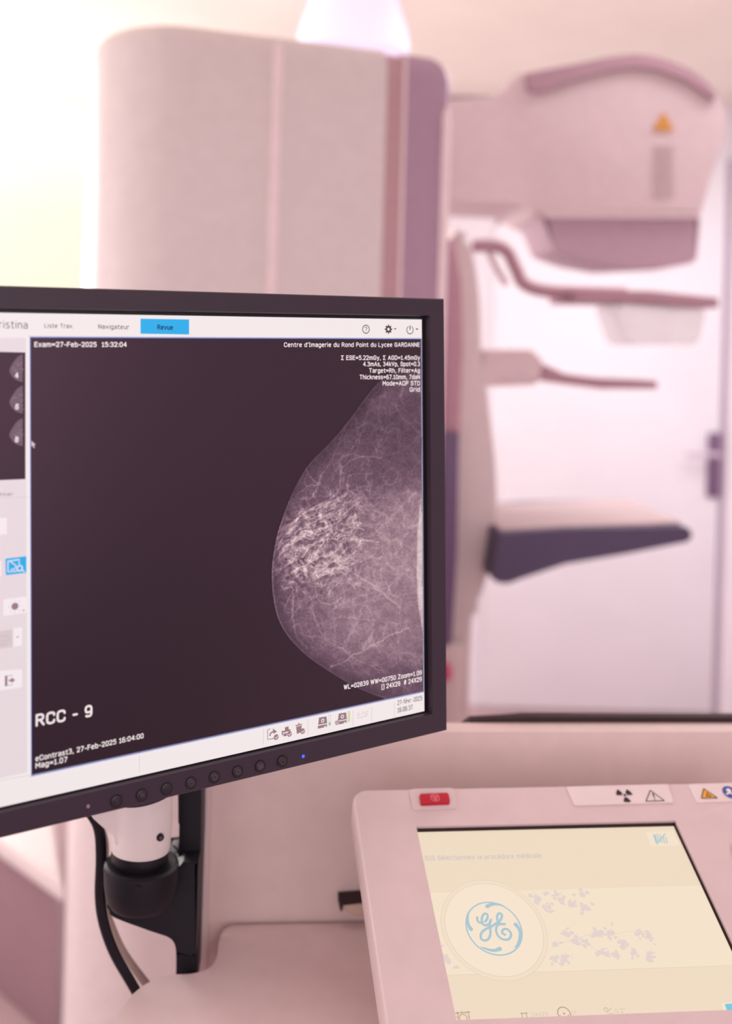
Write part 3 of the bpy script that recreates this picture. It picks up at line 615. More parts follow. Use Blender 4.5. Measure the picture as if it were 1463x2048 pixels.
tile([(10, 1117), (52, 1112), (52, 1145), (11, 1150)], 'selected_tile', 'ui_blue')
d = Dec(MP, L4); d.stroke([(15, 1122), (37.5, 1118.5), (37.5, 1128)], 2.2).stroke([(15, 1121), (15, 1143.5), (33, 1141.5)], 2.2)
d.stroke([(20, 1123), (29, 1129), (31, 1133), (28, 1137), (20, 1139)], 1.8, smooth=4).stroke([(42, 1139), (48, 1143)], 2.2); d.ring((38.5, 1136), .0012, .0019)
d.build('magnifier_icon', M['ui_tile'], scr)
tile([(6, 1198.5), (52.5, 1192.5), (52.5, 1225), (6, 1231.5)])
d = Dec(MP, L4); d.disc((29, 1212), .0021)
for k in range(8):
    a = k*math.pi/4; c2 = ML(29, 1212); d.loc([(c2[0] + .0036*math.cos(a) + .0003*math.cos(b), c2[1] + .0036*math.sin(a) + .0003*math.sin(b)) for b in (0, 1.57, 3.14, 4.71)])
d.px([(43, 1219.5), (49, 1218.7), (46, 1221.8)]); d.build('brightness_icon', M['ui_grey'], scr)
tile([(26, 1256.5), (43.5, 1254), (43.5, 1290), (26, 1293.5)]); tile([(-20, 1265), (24.5, 1258), (24.5, 1293.5), (-20, 1299)], 'icon_tile', 'ui_line')
d = Dec(MP, L4); d.px([(31, 1272.8), (37.5, 1271.6), (34.4, 1275)]).build('dropdown_arrow', M['ui_grey'], scr)
d = Dec(MP, L4); d.stroke([(-2, 1275), (10, 1270), (18, 1275)], 2.5).stroke([(-2, 1283), (18, 1280)], 2).stroke([(-2, 1290), (14, 1287)], 2.5).build('printer_icon', M['ui_pale'], scr)
tile([(-20, 1342), (43.5, 1338), (43.5, 1374), (-20, 1383)])
d = Dec(MP, L4); d.px([(9, 1351), (14, 1350), (14, 1371), (9, 1372)]).stroke([(14, 1351), (25, 1349.5)], 1).stroke([(14, 1370), (25, 1368.5)], 1).px([(17, 1358), (22, 1357.5), (22, 1353.5), (29.5, 1359.5), (22, 1365.5), (22, 1362), (17, 1362.5)])
d.build('exit_icon', M['ui_grey'], scr)
# bottom row of status icons
Z3 = lambda x, y: (480 + x / 3.4833, 1380 + y / 3.4833)
def zs(d, pts, w, **k): return d.stroke([Z3(*p) for p in pts], w / 3.4833, **k)
def tick(d, c): d.disc(Z3(*c), .0019)
d = Dec(MP, L4); zs(d, [(205, 268), (187, 275), (187, 342), (232, 334)], 5); zs(d, [(203, 318), (208, 298), (232, 285)], 9, smooth=4); d.px([Z3(*p) for p in ((222, 265), (252, 287), (228, 303))]); tick(d, (246, 325)); d.build('export_icon', M['ui_grey'], scr)
d = Dec(MP, L4); d.px([Z3(*p) for p in ((306, 258), (332, 250), (334, 276), (308, 282))]); zs(d, [(286, 290), (345, 276)], 10); zs(d, [(288, 283), (290, 312)], 8); d.px([Z3(*p) for p in ((298, 300), (322, 296), (318, 318), (296, 320))]); tick(d, (339, 303)); d.build('print_icon', M['ui_grey'], scr)
d = Dec(MP, L4); zs(d, [(381, 246), (426, 237)], 6); zs(d, [(396, 240), (403, 228), (411, 237)], 5); d.px([Z3(*p) for p in ((385, 253), (424, 245), (420, 290), (390, 304))]); tick(d, (431, 284)); d.build('clipboard_icon', M['ui_grey'], scr)
d = Dec(MP, L5)
for c in ((246, 325), (339, 303), (431, 284)): zs(d, [(c[0]-10, c[1]+1), (c[0]-2, c[1]+10), (c[0]+12, c[1]-11)], 4.5)
d.build('check_mark', M['ui_white'], scr)
for (ox, oy) in ((0, 0), (137, -28)):
    d = Dec(MP, L4); d.px([Z3(ox + x, oy + y) for x, y in ((544, 190), (596, 181), (601, 228), (538, 240))]); d.px([Z3(ox + x, oy + y) for x, y in ((536, 247), (600, 234), (600, 254), (536, 267))])
    dsk = d.build('disk_icon', M['ui_grey'], scr)
    d = Dec(MP, L5); d.ring(Z3(ox + 569, oy + 210), .0007, .0013); zs(d, [(ox + 578, oy + 253), (ox + 594, oy + 250)], 5); d.build('disk_hub', M['ui_white'], dsk)
d = Dec(MP, L5 + .0001); d.disc(Z3(668, 223), .0018); d.build('clock_icon', M['ui_grey'], scr)
d = Dec(MP, L5 + .0002); zs(d, [(668, 223), (668, 208)], 3); zs(d, [(668, 223), (660, 232)], 3); zs(d, [(668, 223), (676, 230)], 3); d.ring(Z3(668, 223), .0014, .0016); d.build('clock_hands', M['ui_white'], scr)
for (x, y, mm) in ((610, 175, 'ui_green'), (744, 148, 'ui_lime')):
    d = Dec(MP, L4)
    for a, b in (((x, y), (x+15, y-4)), ((x+15, y-4), (x+15, y+68)), ((x+15, y+68), (x, y+72)), ((x, y+72), (x, y))): zs(d, [a, b], 2.5)
    g_ = d.build('level_gauge', M['ui_pale'], scr); t0 = 0 if mm == 'ui_lime' else 45
    Dec(MP, L4 + .0001).px([Z3(*p) for p in ((x+3, y+t0+2), (x+12, y+t0), (x+12, y+66), (x+3, y+68))]).build('gauge_level', M[mm], g_)
Dec(MP, L5 + .0004).px([(61, 881), (70, 889), (66.5, 890), (68, 895), (65.5, 896), (64, 891), (61, 893)]).build('mouse_pointer', M['ui_pale'], scr)

# ---- the breast x-ray picture
U0, U1, V0, V1 = 536.0, 843.6, 692.0, 1402.0
nu, nv = 309, 711
uu = np.linspace(U0, U1, nu); vv = np.linspace(V0, V1, nv); UU, VV = np.meshgrid(uu, vv)
bp = np.array([tuple(p) for p in smooth_path([(846, 704), (820, 718), (790, 738), (755, 763), (727, 796), (700, 833), (672, 868), (646, 896), (622, 920), (604, 944), (582, 985), (566, 1025), (552, 1068), (544, 1110), (541, 1150), (544, 1195), (553, 1235), (570, 1268), (592, 1294), (620, 1319), (660, 1346), (700, 1370), (735, 1386), (762, 1396), (800, 1408), (846, 1420)], 10)])
# distance to skin line and which side
D = np.full(UU.shape, 1e9)
order = np.argsort(bp[:, 1]); left = np.interp(VV, bp[order, 1], bp[order, 0])
for i in range(0, len(bp)-1):
    a, b = bp[i], bp[i+1]; ab = b - a; L = ab @ ab
    if L < 1e-9: continue
    t = np.clip(((UU-a[0])*ab[0] + (VV-a[1])*ab[1]) / L, 0, 1)
    D = np.minimum(D, np.hypot(UU - a[0] - t*ab[0], VV - a[1] - t*ab[1]))
inside = UU > left; SD = np.where(inside, D, -D)
def vnoise(x, y, seed):
    g = np.random.default_rng(seed).random((257, 257)); xi = np.floor(x).astype(int); yi = np.floor(y).astype(int); fx = x - xi; fy = y - yi
    fx = fx*fx*(3-2*fx); fy = fy*fy*(3-2*fy); xi %= 256; yi %= 256
    return (g[yi, xi]*(1-fx) + g[yi, xi+1]*fx)*(1-fy) + (g[yi+1, xi]*(1-fx) + g[yi+1, xi+1]*fx)*fy
def fbm(x, y, seed, o=4):
    s = 0; a = 1; n = 0
    for k in range(o): s = s + a*vnoise(x*2**k + 17*k, y*2**k + 31*k, seed+k); n += a; a *= .55
    return s / n
wx = (fbm(UU/45, VV/45, 3) - .5) * 60; wy = (fbm(UU/45, VV/45, 9) - .5) * 60
def ridge(x, y, seed): return (1 - np.abs(2*vnoise(x, y, seed) - 1))
r1 = ridge((UU+wx)/16, (VV+wy)/16, 21) ** 7; r2 = ridge((UU+wx)/8, (VV+wy)/8, 22) ** 5; r3 = ridge((UU+wx*.5)/28, (VV+wy*.5)/28, 23) ** 12
fine = fbm(UU/2.4, VV/2.4, 31, 3) - .5; cloud = fbm(UU/38, VV/38, 33) - .5; mid = fbm((UU+wx*.4)/10, (VV+wy*.4)/10, 35, 4) - .5
G = lambda cu, cv, su, sv, rot=0: np.exp(-.5 * ((((UU-cu)*math.cos(rot) + (VV-cv)*math.sin(rot))/su)**2 + ((-(UU-cu)*math.sin(rot) + (VV-cv)*math.cos(rot))/sv)**2))
B = .31 + .05*cloud
B += .13*G(790, 1210, 90, 150) + .07*G(770, 1100, 80, 90) - .06*G(760, 930, 110, 60, -.5) - .05*G(760, 830, 80, 80) - .10*G(800, 1360, 90, 30) + .04*G(700, 1250, 60, 50)
B += .10*np.clip((UU - (846 - (VV-950)*.95*(VV > 950)))/70 + .9, 0, 1) * np.clip((VV-950)/40, 0, 1) * G(830, 1000, 60, 70)
gl = G(632, 1085, 62, 52, -.5) + .6*G(585, 1085, 34, 50, .25) + .5*G(690, 1020, 45, 30, -.5) + .5*G(650, 1130, 45, 40)
gl = np.clip(gl, 0, 1.1)
sx = ((UU-540)*.8 - (VV-1100)*.62); sy = ((UU-540)*.5 + (VV-1100)*.86)
streak = ridge(sx/34 + wx/40, sy/7 + wy/22, 41) ** 4
B += gl * (.0 + .22*streak + .34*mid + .14*r2)
B += .10*r1*(.4 + gl) + .05*r2 + .08*r3 + .17*fine*(.7 + gl*.5) + .11*mid
pec = np.clip((UU - np.interp(VV, [955, 990, 1060, 1150, 1210, 1270, 1300], [846, 838, 832, 830, 833, 843, 850])) / 3.5, 0, 1); B += .26*pec*np.clip((VV-940)/120, 0, 1)
# branching vessels and fibres
acc = np.zeros_like(B)
def fil(pts, w, k):
    q = np.array([tuple(p) for p in smooth_path(pts, 10)]); seg = np.r_[0, np.cumsum(np.hypot(*(q[1:]-q[:-1]).T))]
    n = max(2, int(seg[-1] / 1.0)); t = np.linspace(0, seg[-1], n); xs = np.interp(t, seg, q[:, 0]); ys = np.interp(t, seg, q[:, 1])
    xs = xs + 2.6*(fbm(t/6, t*0+pts[0][0], 50, 2)-.5)*2; ys = ys + 2.6*(fbm(t/6, t*0+pts[0][1], 60, 2)-.5)*2; R_ = int(w*3)+1
    for x, y in zip(xs, ys):
        i = int(round(x-U0)); j = int(round(y-V0)); i0, i1, j0, j1 = max(0, i-R_), min(nu, i+R_+1), max(0, j-R_), min(nv, j+R_+1)
        if i0 >= i1 or j0 >= j1: continue
        g = k*np.exp(-.5*((UU[j0:j1, i0:i1]-x)**2 + (VV[j0:j1, i0:i1]-y)**2)/w**2); acc[j0:j1, i0:i1] = np.maximum(acc[j0:j1, i0:i1], g)
for pts, w, k in (
    ([(754, 764), (752, 772), (730, 790), (708, 820), (690, 852), (675, 890), (655, 930), (640, 955), (628, 990)], 1.2, .16),
    ([(754, 764), (756, 782), (742, 800), (728, 845), (712, 900), (698, 940), (688, 985)], 1.1, .13),
    ([(608, 934), (614, 948), (626, 962), (638, 966)], 1.2, .30), ([(608, 934), (612, 945), (606, 962), (612, 972), (632, 968), (640, 952)], 1.2, .26), ([(638, 966), (628, 986), (612, 1004)], 1.2, .26),
    ([(612, 970), (612, 1000), (620, 1020), (612, 1050)], 1.2, .18), ([(680, 940), (678, 970), (668, 1000), (656, 1015)], 1.1, .22), ([(680, 940), (700, 922), (730, 912), (760, 916)], 1.2, .20), ([(680, 942), (700, 950), (712, 946), (740, 948)], 1.0, .18),
    ([(562, 1170), (566, 1178), (580, 1172), (586, 1186), (584, 1220), (586, 1250), (594, 1275), (612, 1296)], 1.7, .22), ([(586, 1180), (606, 1186), (618, 1192), (624, 1215), (628, 1240)], 1.0, .18),
    ([(580, 1186), (572, 1208), (566, 1222), (578, 1224)], 1.1, .22), ([(630, 1176), (634, 1196), (650, 1206), (668, 1206), (680, 1194)], 1.1, .20),
    ([(660, 1332), (690, 1322), (702, 1312), (730, 1298), (770, 1275), (815, 1255)], 1.2, .22), ([(702, 1312), (690, 1290), (694, 1280), (712, 1245), (722, 1218), (734, 1192)], 1.1, .14),
    ([(620, 1215), (632, 1245), (650, 1278), (676, 1292), (700, 1312), (720, 1322), (770, 1345)], 1.1, .15), ([(594, 1262), (610, 1272), (640, 1274), (690, 1290)], 1.0, .14), ([(632, 1250), (680, 1234), (720, 1238), (750, 1240)], 1.0, .14),
    ([(690, 1135), (710, 1150), (735, 1165), (770, 1190), (800, 1215)], 1.6, .16), ([(706, 1168), (730, 1160), (770, 1190)], 1.3, .16), ([(700, 1130), (730, 1118), (755, 1102)], 1.2, .16),
    ([(553, 1085), (560, 1068), (575, 1050), (600, 1032), (630, 1012), (655, 1004), (668, 990)], 2.2, .30), ([(553, 1100), (562, 1078), (585, 1055), (605, 1040)], 2.4, .26), ([(556, 1118), (566, 1098), (585, 1080), (600, 1070), (625, 1062), (660, 1050)], 2.2, .24),
    ([(575, 1120), (590, 1135), (592, 1150), (600, 1165)], 2.6, .24), ([(560, 1060), (590, 1040), (610, 1030)], 1.6, .26), ([(638, 1030), (642, 1045), (636, 1055)], 3.2, .30), ([(645, 1112), (655, 1108), (662, 1104)], 4.0, .26), ([(640, 1130), (650, 1128)], 3.2, .26),
    ([(600, 1130), (620, 1145), (650, 1142), (670, 1150)], 1.8, .22), ([(645, 1030), (670, 1028), (688, 1022)], 2.2, .20), ([(740, 1070), (770, 1045), (800, 1015), (830, 985)], 2.2, .12), ([(600, 900), (640, 890), (665, 862)], 1, .08),
    ([(725, 860), (700, 900), (690, 915)], 1, .16), ([(760, 800), (756, 830), (762, 860)], 1, .12), ([(748, 892), (762, 878), (772, 856)], 1, .14), ([(800, 815), (770, 830), (748, 810)], 1, .12), ([(728, 845), (722, 850), (716, 856)], 1.8, .2)):
    fil(pts, w*.8, k*.72)
for n in range(420):
    if n < 80: x, y, a = rng.normal(635, 45), rng.normal(1080, 55), rng.normal(-.6, .6); k = rng.uniform(.05, .17); w = rng.uniform(.7, 1.5)
    else: x, y, a = rng.uniform(560, 840), rng.uniform(760, 1390), rng.uniform(-math.pi, math.pi); k = rng.uniform(.03, .09); w = rng.uniform(.55, .9)
    pts = [(x, y)]
    for s_ in range(rng.integers(3, 7)):
        a += rng.normal(0, .45); x += math.cos(a)*9; y += math.sin(a)*9; pts.append((x, y))
    fil(pts, w, k)
B = B + acc
edge = np.clip(SD/34, 0, 1); B = B * (.52 + .48*edge ** .8)
B += .15*np.exp(-.5*((SD-2.2)/1.2)**2) * np.clip((VV-1000)/60, 0, 1) * np.clip((1330-VV)/80, .3, 1) + .07*np.exp(-.5*((SD-2)/1.5)**2)
B += .16*np.exp(-.5*(((UU-661)**2 + (VV-1332)**2)/6)) + .2*np.exp(-.5*(((UU-608)**2 + (VV-935)**2)/4))
topf = np.clip((VV-705)/70, 0, 1); B = B * (.45 + .55*topf)
bl = np.clip(SD/3.0, 0, 1); B = np.clip(B, .13, .95)
lo = np.array(lin((38, 25, 32))); pts_k = np.array([0, .15, .35, .5, .7, 1.0]); 
cols = np.array([lin(c) for c in ((30, 20, 27), (54, 38, 48), (106, 80, 95), (146, 116, 128), (198, 170, 174), (246, 228, 226))])
C3 = np.stack([np.interp(B, pts_k, cols[:, i]) for i in range(3)], -1); C3 = lo + (C3 - lo) * bl[..., None]
ok = SD > -.5
# grid on the display plane
Rn = np.stack([((UU-CX)/F)*ca - (-(VV-CY)/F)*sa, np.ones_like(UU), ((UU-CX)/F)*sa + (-(VV-CY)/F)*ca], -1)
nn = np.array(MP.n); t = ((np.array(MP.O) - np.array(EYE)) @ nn) / (Rn @ nn); PW = np.array(EYE) + Rn * t[..., None] + nn * L3
lx = (PW - np.array(MP.O)) @ np.array(MP.ex); ly = (PW - np.array(MP.O)) @ np.array(MP.ey)
ok &= (lx < vx1) & (ly > vy0 + .0002) & (ly < vy1)
idx = -np.ones(UU.shape, int); q = ok[:-1, :-1] & ok[1:, :-1] & ok[:-1, 1:] & ok[1:, 1:]
use = np.zeros_like(ok); use[:-1, :-1] |= q; use[1:, :-1] |= q; use[:-1, 1:] |= q; use[1:, 1:] |= q
idx[use] = np.arange(use.sum()); jj, ii = np.nonzero(q)
faces = np.stack([idx[jj+1, ii], idx[jj+1, ii+1], idx[jj, ii+1], idx[jj, ii]], -1)
me = bpy.data.meshes.new('mammogram'); me.from_pydata(PW[use].tolist(), [], faces.tolist()); me.update()
ca_ = me.color_attributes.new('picture', 'FLOAT_COLOR', 'POINT'); cc = np.ones((use.sum(), 4), np.float32); cc[:, :3] = C3[use]; ca_.data.foreach_set('color', cc.ravel())
link('mammogram', me, M['xray'], scr, False)

# controls along the lower frame
FP = .0046
fx = lambda u, v: MP.loc(u, v)
btn = [(227, 1596.5, 'S'), (277.5, 1585, 'M'), (327, 1572, None), (375.5, 1560.5, 'sun'), (422, 1549, 'O'), (468, 1538, 'O2'), (513, 1527.5, 'grid'), (557, 1517.5, 'pw')]
def mdisc(name, x, y, prof, m, parent):
    bm = bmesh.new(); loft(bm, [[MP.W(x + r*math.cos(k*math.pi/16), y + r*math.sin(k*math.pi/16), h) for k in range(32)] for r, h in prof]); return fin(name, bm, m, parent)
for u, v, sname in btn:
    x, y = fx(u, v); r0 = .0034
    b_ = mdisc('control_button', x, y, [(r0, .003), (r0, FP+.0004), (r0*.8, FP+.0007)], M['button'], mon)
    bm = bmesh.new(); N = 32; rr4 = [(r0, FP-.0004), (r0, FP+.0005), (r0+.0005, FP+.0005), (r0+.0005, FP-.0004)]
    R = [[bm.verts.new(MP.W(x + r*math.cos(k*math.pi/16), y + r*math.sin(k*math.pi/16), h)) for k in range(N)] for r, h in rr4]
    for i in range(4):
        for k in range(N): bm.faces.new((R[i][k], R[i][(k+1) % N], R[(i+1) % 4][(k+1) % N], R[(i+1) % 4][k]))
    fin('button_ring', bm, M['button_ring'], b_)
    d = Dec(MP, FP + .0009); c2 = (x, y)
    if sname in ('S', 'M'): d.text(sname, (u-3.2, v+4.0), (u+3.4, v+2.6), 8, 1.3)
    elif sname == 'sun':
        d.ring(c2, .0009, .0013, local=True)
        for k in range(8): a = k*math.pi/4; d.stroke([(x+.0016*math.cos(a), y+.0016*math.sin(a)), (x+.0024*math.cos(a), y+.0024*math.sin(a))], .0004, local=True)
    elif sname in ('O', 'O2'): d.ring(c2, .0012, .0018, local=True); (d.stroke([(x, y-.0008), (x, y+.0008)], .0004, local=True) if sname == 'O' else d.ring(c2, 0.0001, .0005, local=True))
    elif sname == 'grid':
        for k in (-1, 0, 1): d.stroke([(x-.0018, y+.0009*k), (x+.0018, y+.0009*k)], .0006, local=True)
        d.ring(c2, .0019, .0022, local=True)
    elif sname == 'pw': d.ring(c2, .0013, .0017, 120, 420, 30, local=True).stroke([(x, y+.0002), (x, y+.0021)], .0004, local=True)
    if d.v: d.build('button_symbol', M['symbol'], b_)
x, y = fx(599, 1508); mdisc('power_light', x, y, [(.0011, .003), (.0011, FP+.0002), (.0007, FP+.0005)], M['led'], mon)
x, y = fx(171, 1607); mdisc('light_sensor', x, y, [(.0011, .003), (.0011, FP+.0002), (.0006, FP+.0004)], M['sensor'], mon)
# tilt collar of the mount below the frame
xa, ya = fx(300, 1610); bm = bmesh.new(); loft(bm, [[MP.W(xa + .026*math.cos(k*math.pi/20), Y0 + .006 + .0125*math.sin(k*math.pi/20), h) for k in range(40)] for h in (-.006, -.03)]); fin('mount_collar', bm, M['bezel'], mon)

# ================================================================ TOUCH CONSOLE
TP = Plane([(831, 1660), (1347.5, 1648), (1514, 2025), (901, 2048)], .79)
TL = TP.loc
con = thing('touch_console', 'pink-white touch panel with cream screen mounted over the worktop', 'control panel', tuple(TP.W(.1, .09, -.08)))
tx0, ty1 = TL(831, 1660); tx1, _ = TL(1347.5, 1648); _, ty0 = TL(901, 2048)
hx0 = TL(712, 1660)[0]; hy1 = TL(1000, 1580)[1]; hx1 = tx1 + .13; hy0 = ty0 - .055
print('touch', tx1 - tx0, ty1 - ty0, 'house', hx0, hy1, [TL(755, 2048), TL(706, 1612), TL(740, 1585), TL(1463, 1570)])
# housing with a recessed opening
bm = bmesh.new(); outer = rounded([(hx0, hy0), (hx1, hy0), (hx1, hy1), (hx0, hy1)], [.012, .012, .012, .012], 6)
def ring_of(ins, h): 
    return [TP.W(x, y, h) for x, y in rounded([(hx0+ins, hy0+ins), (hx1-ins, hy0+ins), (hx1-ins, hy1-ins), (hx0+ins, hy1-ins)], .014, 6)]
prof = [(0.006, -.034), (.0015, -.030), (0, -.024), (0, -.003), (.0006, -.0010), (.0020, 0)]
RR = [[bm.verts.new(p) for p in ring_of(i_, h + .004)] for i_, h in prof]
for i in range(len(RR)-1):
    n = len(RR[0])
    for k in range(n): bm.faces.new((RR[i][k], RR[i][(k+1) % n], RR[i+1][(k+1) % n], RR[i+1][k]))
bm.faces.new(RR[0][::-1])
inn = [bm.verts.new(TP.W(x, y, .004)) for x, y in ((tx0, ty0), (tx1, ty0), (tx1, ty1), (tx0, ty1))]
dn = [bm.verts.new(TP.W(x, y, -.003)) for x, y in ((tx0, ty0), (tx1, ty0), (tx1, ty1), (tx0, ty1))]
for k in range(4): bm.faces.new((inn[k], dn[k], dn[(k+1) % 4], inn[(k+1) % 4]))
bm.faces.new(dn)
top = RR[-1]; n = len(top); m_ = n // 4
for k in range(4):       # quadrant fans between outer loop and opening
    seg = top[k*m_:(k+1)*m_]; nx = top[((k+1)*m_) % n]
    for j in range(len(seg)-1): bm.faces.new((seg[j], seg[j+1], inn[k]))
    bm.faces.new((seg[-1], nx, inn[(k+1) % 4], inn[k]))
hs = fin('housing', bm, M['shell_light'], con, 30)
bm = bmesh.new(); box_pts = [(tx0+.03, ty0+.02), (tx1-.02, ty0+.02), (tx1-.02, ty1-.02), (tx0+.03, ty1-.02)]
# stand under the panel, down to the worktop
b0 = [TP.W(x, y, -.028) for x, y in box_pts]; b1 = [Vector((p.x, min(p.y, SY-.03), ZW)) for p in b0]
loft(bm, [b1, b0]); fin('stand', bm, M['shell'], con)
K = .0008
bm = bmesh.new(); rim = [(tx0+.0, ty1-.0032), (tx1, ty1-.0032), (tx1, ty1), (tx0, ty1)]
d = Dec(TP, -.0006 + .0022); d.loc(rim).loc([(tx1-.0022, ty0), (tx1, ty0), (tx1, ty1), (tx1-.0022, ty1)]); d.build('display_rim', M['gasket'], con)
td = Dec(TP, .0005).loc([(tx0, ty0), (tx1, ty0), (tx1, ty1), (tx0, ty1)]).build('display', M['tp_bg'], con)
yb0 = TL(960, 1975)[1] ; yb0 = TL(892, 1953)[1]; yb1 = TL(870, 1787)[1]
Dec(TP, .0008).loc([(tx0, yb0), (tx1-.002, yb0), (tx1-.002, yb1), (tx0, yb1)]).build('picture_band', M['tp_band'], td)
Dec(TP, .00095).loc([(tx0, yb0), (tx1-.002, yb0), (tx1-.002, yb0+.0004), (tx0, yb0+.0004)]).build('band_line', M['tp_line'], td)
# blossom pattern
d = Dec(TP, .0011); Z5 = lambda x, y: (820 + x/2.2753, 1700 + y/2.2753)
cl5 = [(575, 225, 24), (625, 265, 26), (665, 210, 24), (690, 235, 26), (735, 250, 22), (780, 210, 24), (790, 265, 30), (620, 200, 16), (650, 430, 20), (720, 390, 28), (760, 420, 26), (700, 500, 34), (850, 385, 24), (900, 390, 34), (965, 430, 28), (870, 470, 26), (925, 485, 34), (1015, 470, 24), (1080, 400, 32), (1085, 490, 36), (1040, 380, 18), (170, 510, 22), (215, 530, 22), (140, 440, 14), (155, 490, 16), (650, 500, 22), (800, 430, 18)]
for x, y, s_ in cl5:
    d = Dec(TP, .0011)
    for k in range(int(s_ * .8)):
        a = random.uniform(0, 6.28); r = abs(random.gauss(0, .6)) * s_; px_, py_ = x + r*math.cos(a), y + r*math.sin(a)*.9
        q = TL(*Z5(px_, py_)); 
        if not (tx0 + .001 < q[0] < tx1 - .004 and yb0 + .001 < q[1] < yb1 - .001): continue
        if math.hypot(q[0] - TL(*Z5(381, 366))[0], q[1] - TL(*Z5(381, 366))[1]) < .0405: continue
        w = random.uniform(.0006, .0018); an = random.uniform(0, 3.14); e_ = random.uniform(.5, 1)
        d.loc([(q[0] + w*math.cos(t_)*math.cos(an) - w*e_*math.sin(t_)*math.sin(an), q[1] + w*math.cos(t_)*math.sin(an) + w*e_*math.sin(t_)*math.cos(an)) for t_ in [j*math.pi/4 for j in range(8)]])
    if d.v: d.build('blossom_cluster', M['tp_flower'], td)
for pth in ([(640, 450), (700, 425), (780, 400), (840, 383), (920, 388), (1000, 374), (1060, 378)], [(640, 490), (700, 495), (740, 480)], [(770, 400), (830, 450), (880, 470)]):
    Dec(TP, .00115).stroke([Z5(*p) for p in pth], 1.0, smooth=5).build('blossom_twig', M['tp_flower'], td)
gc = TL(*Z5(379, 362)); kk = .79 * 1.0 / F
Rg = .0400
lx_ = abs(TL(*Z5(628, 420))[0] - TL(*Z5(135, 330))[0]) / 2; lyv = abs(TL(*Z5(330, 135))[1] - TL(*Z5(430, 598))[1]) / 2; print('disc', lx_, lyv, gc); Rg = (lx_ + lyv) / 2
def cd(name, r, h, m): d = Dec(TP, h); d.loc([(gc[0] + r*math.cos(k*math.pi/40), gc[1] + r*math.sin(k*math.pi/40)) for k in range(80)]); return d.build(name, m, td)
cd('logo_rim', Rg, .0013, M['tp_disc_rim']); cd('logo_disc', Rg*.925, .0014, M['tp_disc'])
d = Dec(TP, .0015); d.ring(gc, Rg*.918, Rg*.93, local=True, n=80); d.ring(gc, Rg*.995, Rg*1.005, local=True, n=80); d.build('logo_outline', M['tp_line'], td)
d = Dec(TP, .0016); rl = Rg*.525; d.ring(gc, rl*.972, rl*1.026, local=True, n=80)
Z6 = lambda x, y: (920 + x/11.254, 1795 + y/11.254)
for pth in ([(600, 232), (680, 195), (780, 180), (890, 198), (1000, 245)], [(232, 742), (184, 665), (155, 560), (160, 440), (195, 335)], [(880, 1188), (800, 1218), (700, 1222), (570, 1190), (450, 1145)], [(1240, 645), (1300, 720), (1338, 820), (1332, 940), (1285, 1080), (1215, 1165)]):
    d.stroke([Z6(*p) for p in pth], [7.6, 7.2, 6.4, 6.2, 6.0, 5.8, 5.4, 4.8, 4.0, 3.0, 2.0], smooth=6).disc(Z6(*pth[0]), .0015)
for pth in ([(375, 480), (378, 540), (410, 585), (470, 607), (500, 625)],
            [(550, 575), (600, 505), (606, 430), (570, 395), (515, 415), (480, 490), (480, 580), (515, 640), (570, 660), (625, 640), (660, 600), (685, 535)],
            [(685, 535), (655, 610), (660, 700), (672, 800), (660, 900), (620, 970), (550, 1000), (475, 975), (450, 910), (465, 840), (520, 775), (600, 725), (700, 680), (770, 635), (820, 600)],
            [(820, 600), (860, 580), (910, 510), (930, 430), (890, 387), (840, 410), (820, 480), (835, 560), (870, 615), (930, 630), (995, 630)],
            [(930, 635), (860, 640), (810, 690), (800, 780), (830, 870), (900, 950), (1000, 985), (1080, 970), (1130, 900), (1120, 820), (1060, 752), (990, 740), (940, 780), (940, 840), (1000, 870)]):
    d.stroke([Z6(*p) for p in pth], 4.7, smooth=6)
    for e_ in (pth[0], pth[-1]): d.disc(Z6(*e_), 2.3 * .00037)
d.build('logo_mark', M['tp_blue'], td)
words('display_lettering', 'tp_text', td, 'S10 S\u00e9lectionnez la proc\u00e9dure m\u00e9dicale', Z5(68, 52), Z5(597, 40), 9, 1.1, h=.0012, plane=TP)
d = Dec(TP, .0008); d.px([(1290, 1665), (1346, 1663), (1358, 1692), (1300, 1694)]).build('key_tile', M['tp_band'], td)
Z4 = lambda x, y: (820 + x/2.2753, 1560 + y/2.2753)
d = Dec(TP, .0012)
for j in range(5): d.stroke([Z4(1108 + 13*j, 248 + 5*abs(j-1)), Z4(1120 + 12*j, 290 + 1*j)], 2.2 if j != 0 else 5)
d.stroke([Z4(1158, 248), Z4(1118, 298)], 2.2); d.build('light_key', M['tp_blue'], td)
d = Dec(TP, .0012)
d.stroke([Z5(200, 748), Z5(272, 742)], 1.5).stroke([Z5(212, 740), Z5(222, 800)], 1.5).stroke([Z5(262, 738), Z5(272, 800)], 1.5)
d.ring(Z5(240, 770), .0022, .0027).stroke([Z5(236, 786), Z5(246, 785)], 1.2)
for k in range(7): a = math.radians(-30 + 40*k); c5 = TL(*Z5(240, 770)); d.stroke([(c5[0]+.0036*math.cos(a), c5[1]+.0036*math.sin(a)), (c5[0]+.0046*math.cos(a), c5[1]+.0046*math.sin(a))], .0004, local=True)
d.build('lamp_icon', M['tp_icon'], td)
d = Dec(TP, .0012)
for a, b in (((500, 749), (532, 747)), ((504, 773), (536, 771)), ((505, 745), (511, 776)), ((525, 744), (531, 775))): d.stroke([Z5(*a), Z5(*b)], 1.3)
d.build('format_icon', M['tp_icon'], td)
d = Dec(TP, .0012); d.ring(Z5(698, 749), .0038, .0044, -50, 230, 30); d.disc(Z5(698, 749), .0006).stroke([Z5(680, 755), Z5(684, 770), Z5(692, 768)], 1.3).stroke([Z5(718, 754), Z5(714, 769), Z5(706, 767)], 1.3); d.build('rotation_icon', M['tp_icon'], td)
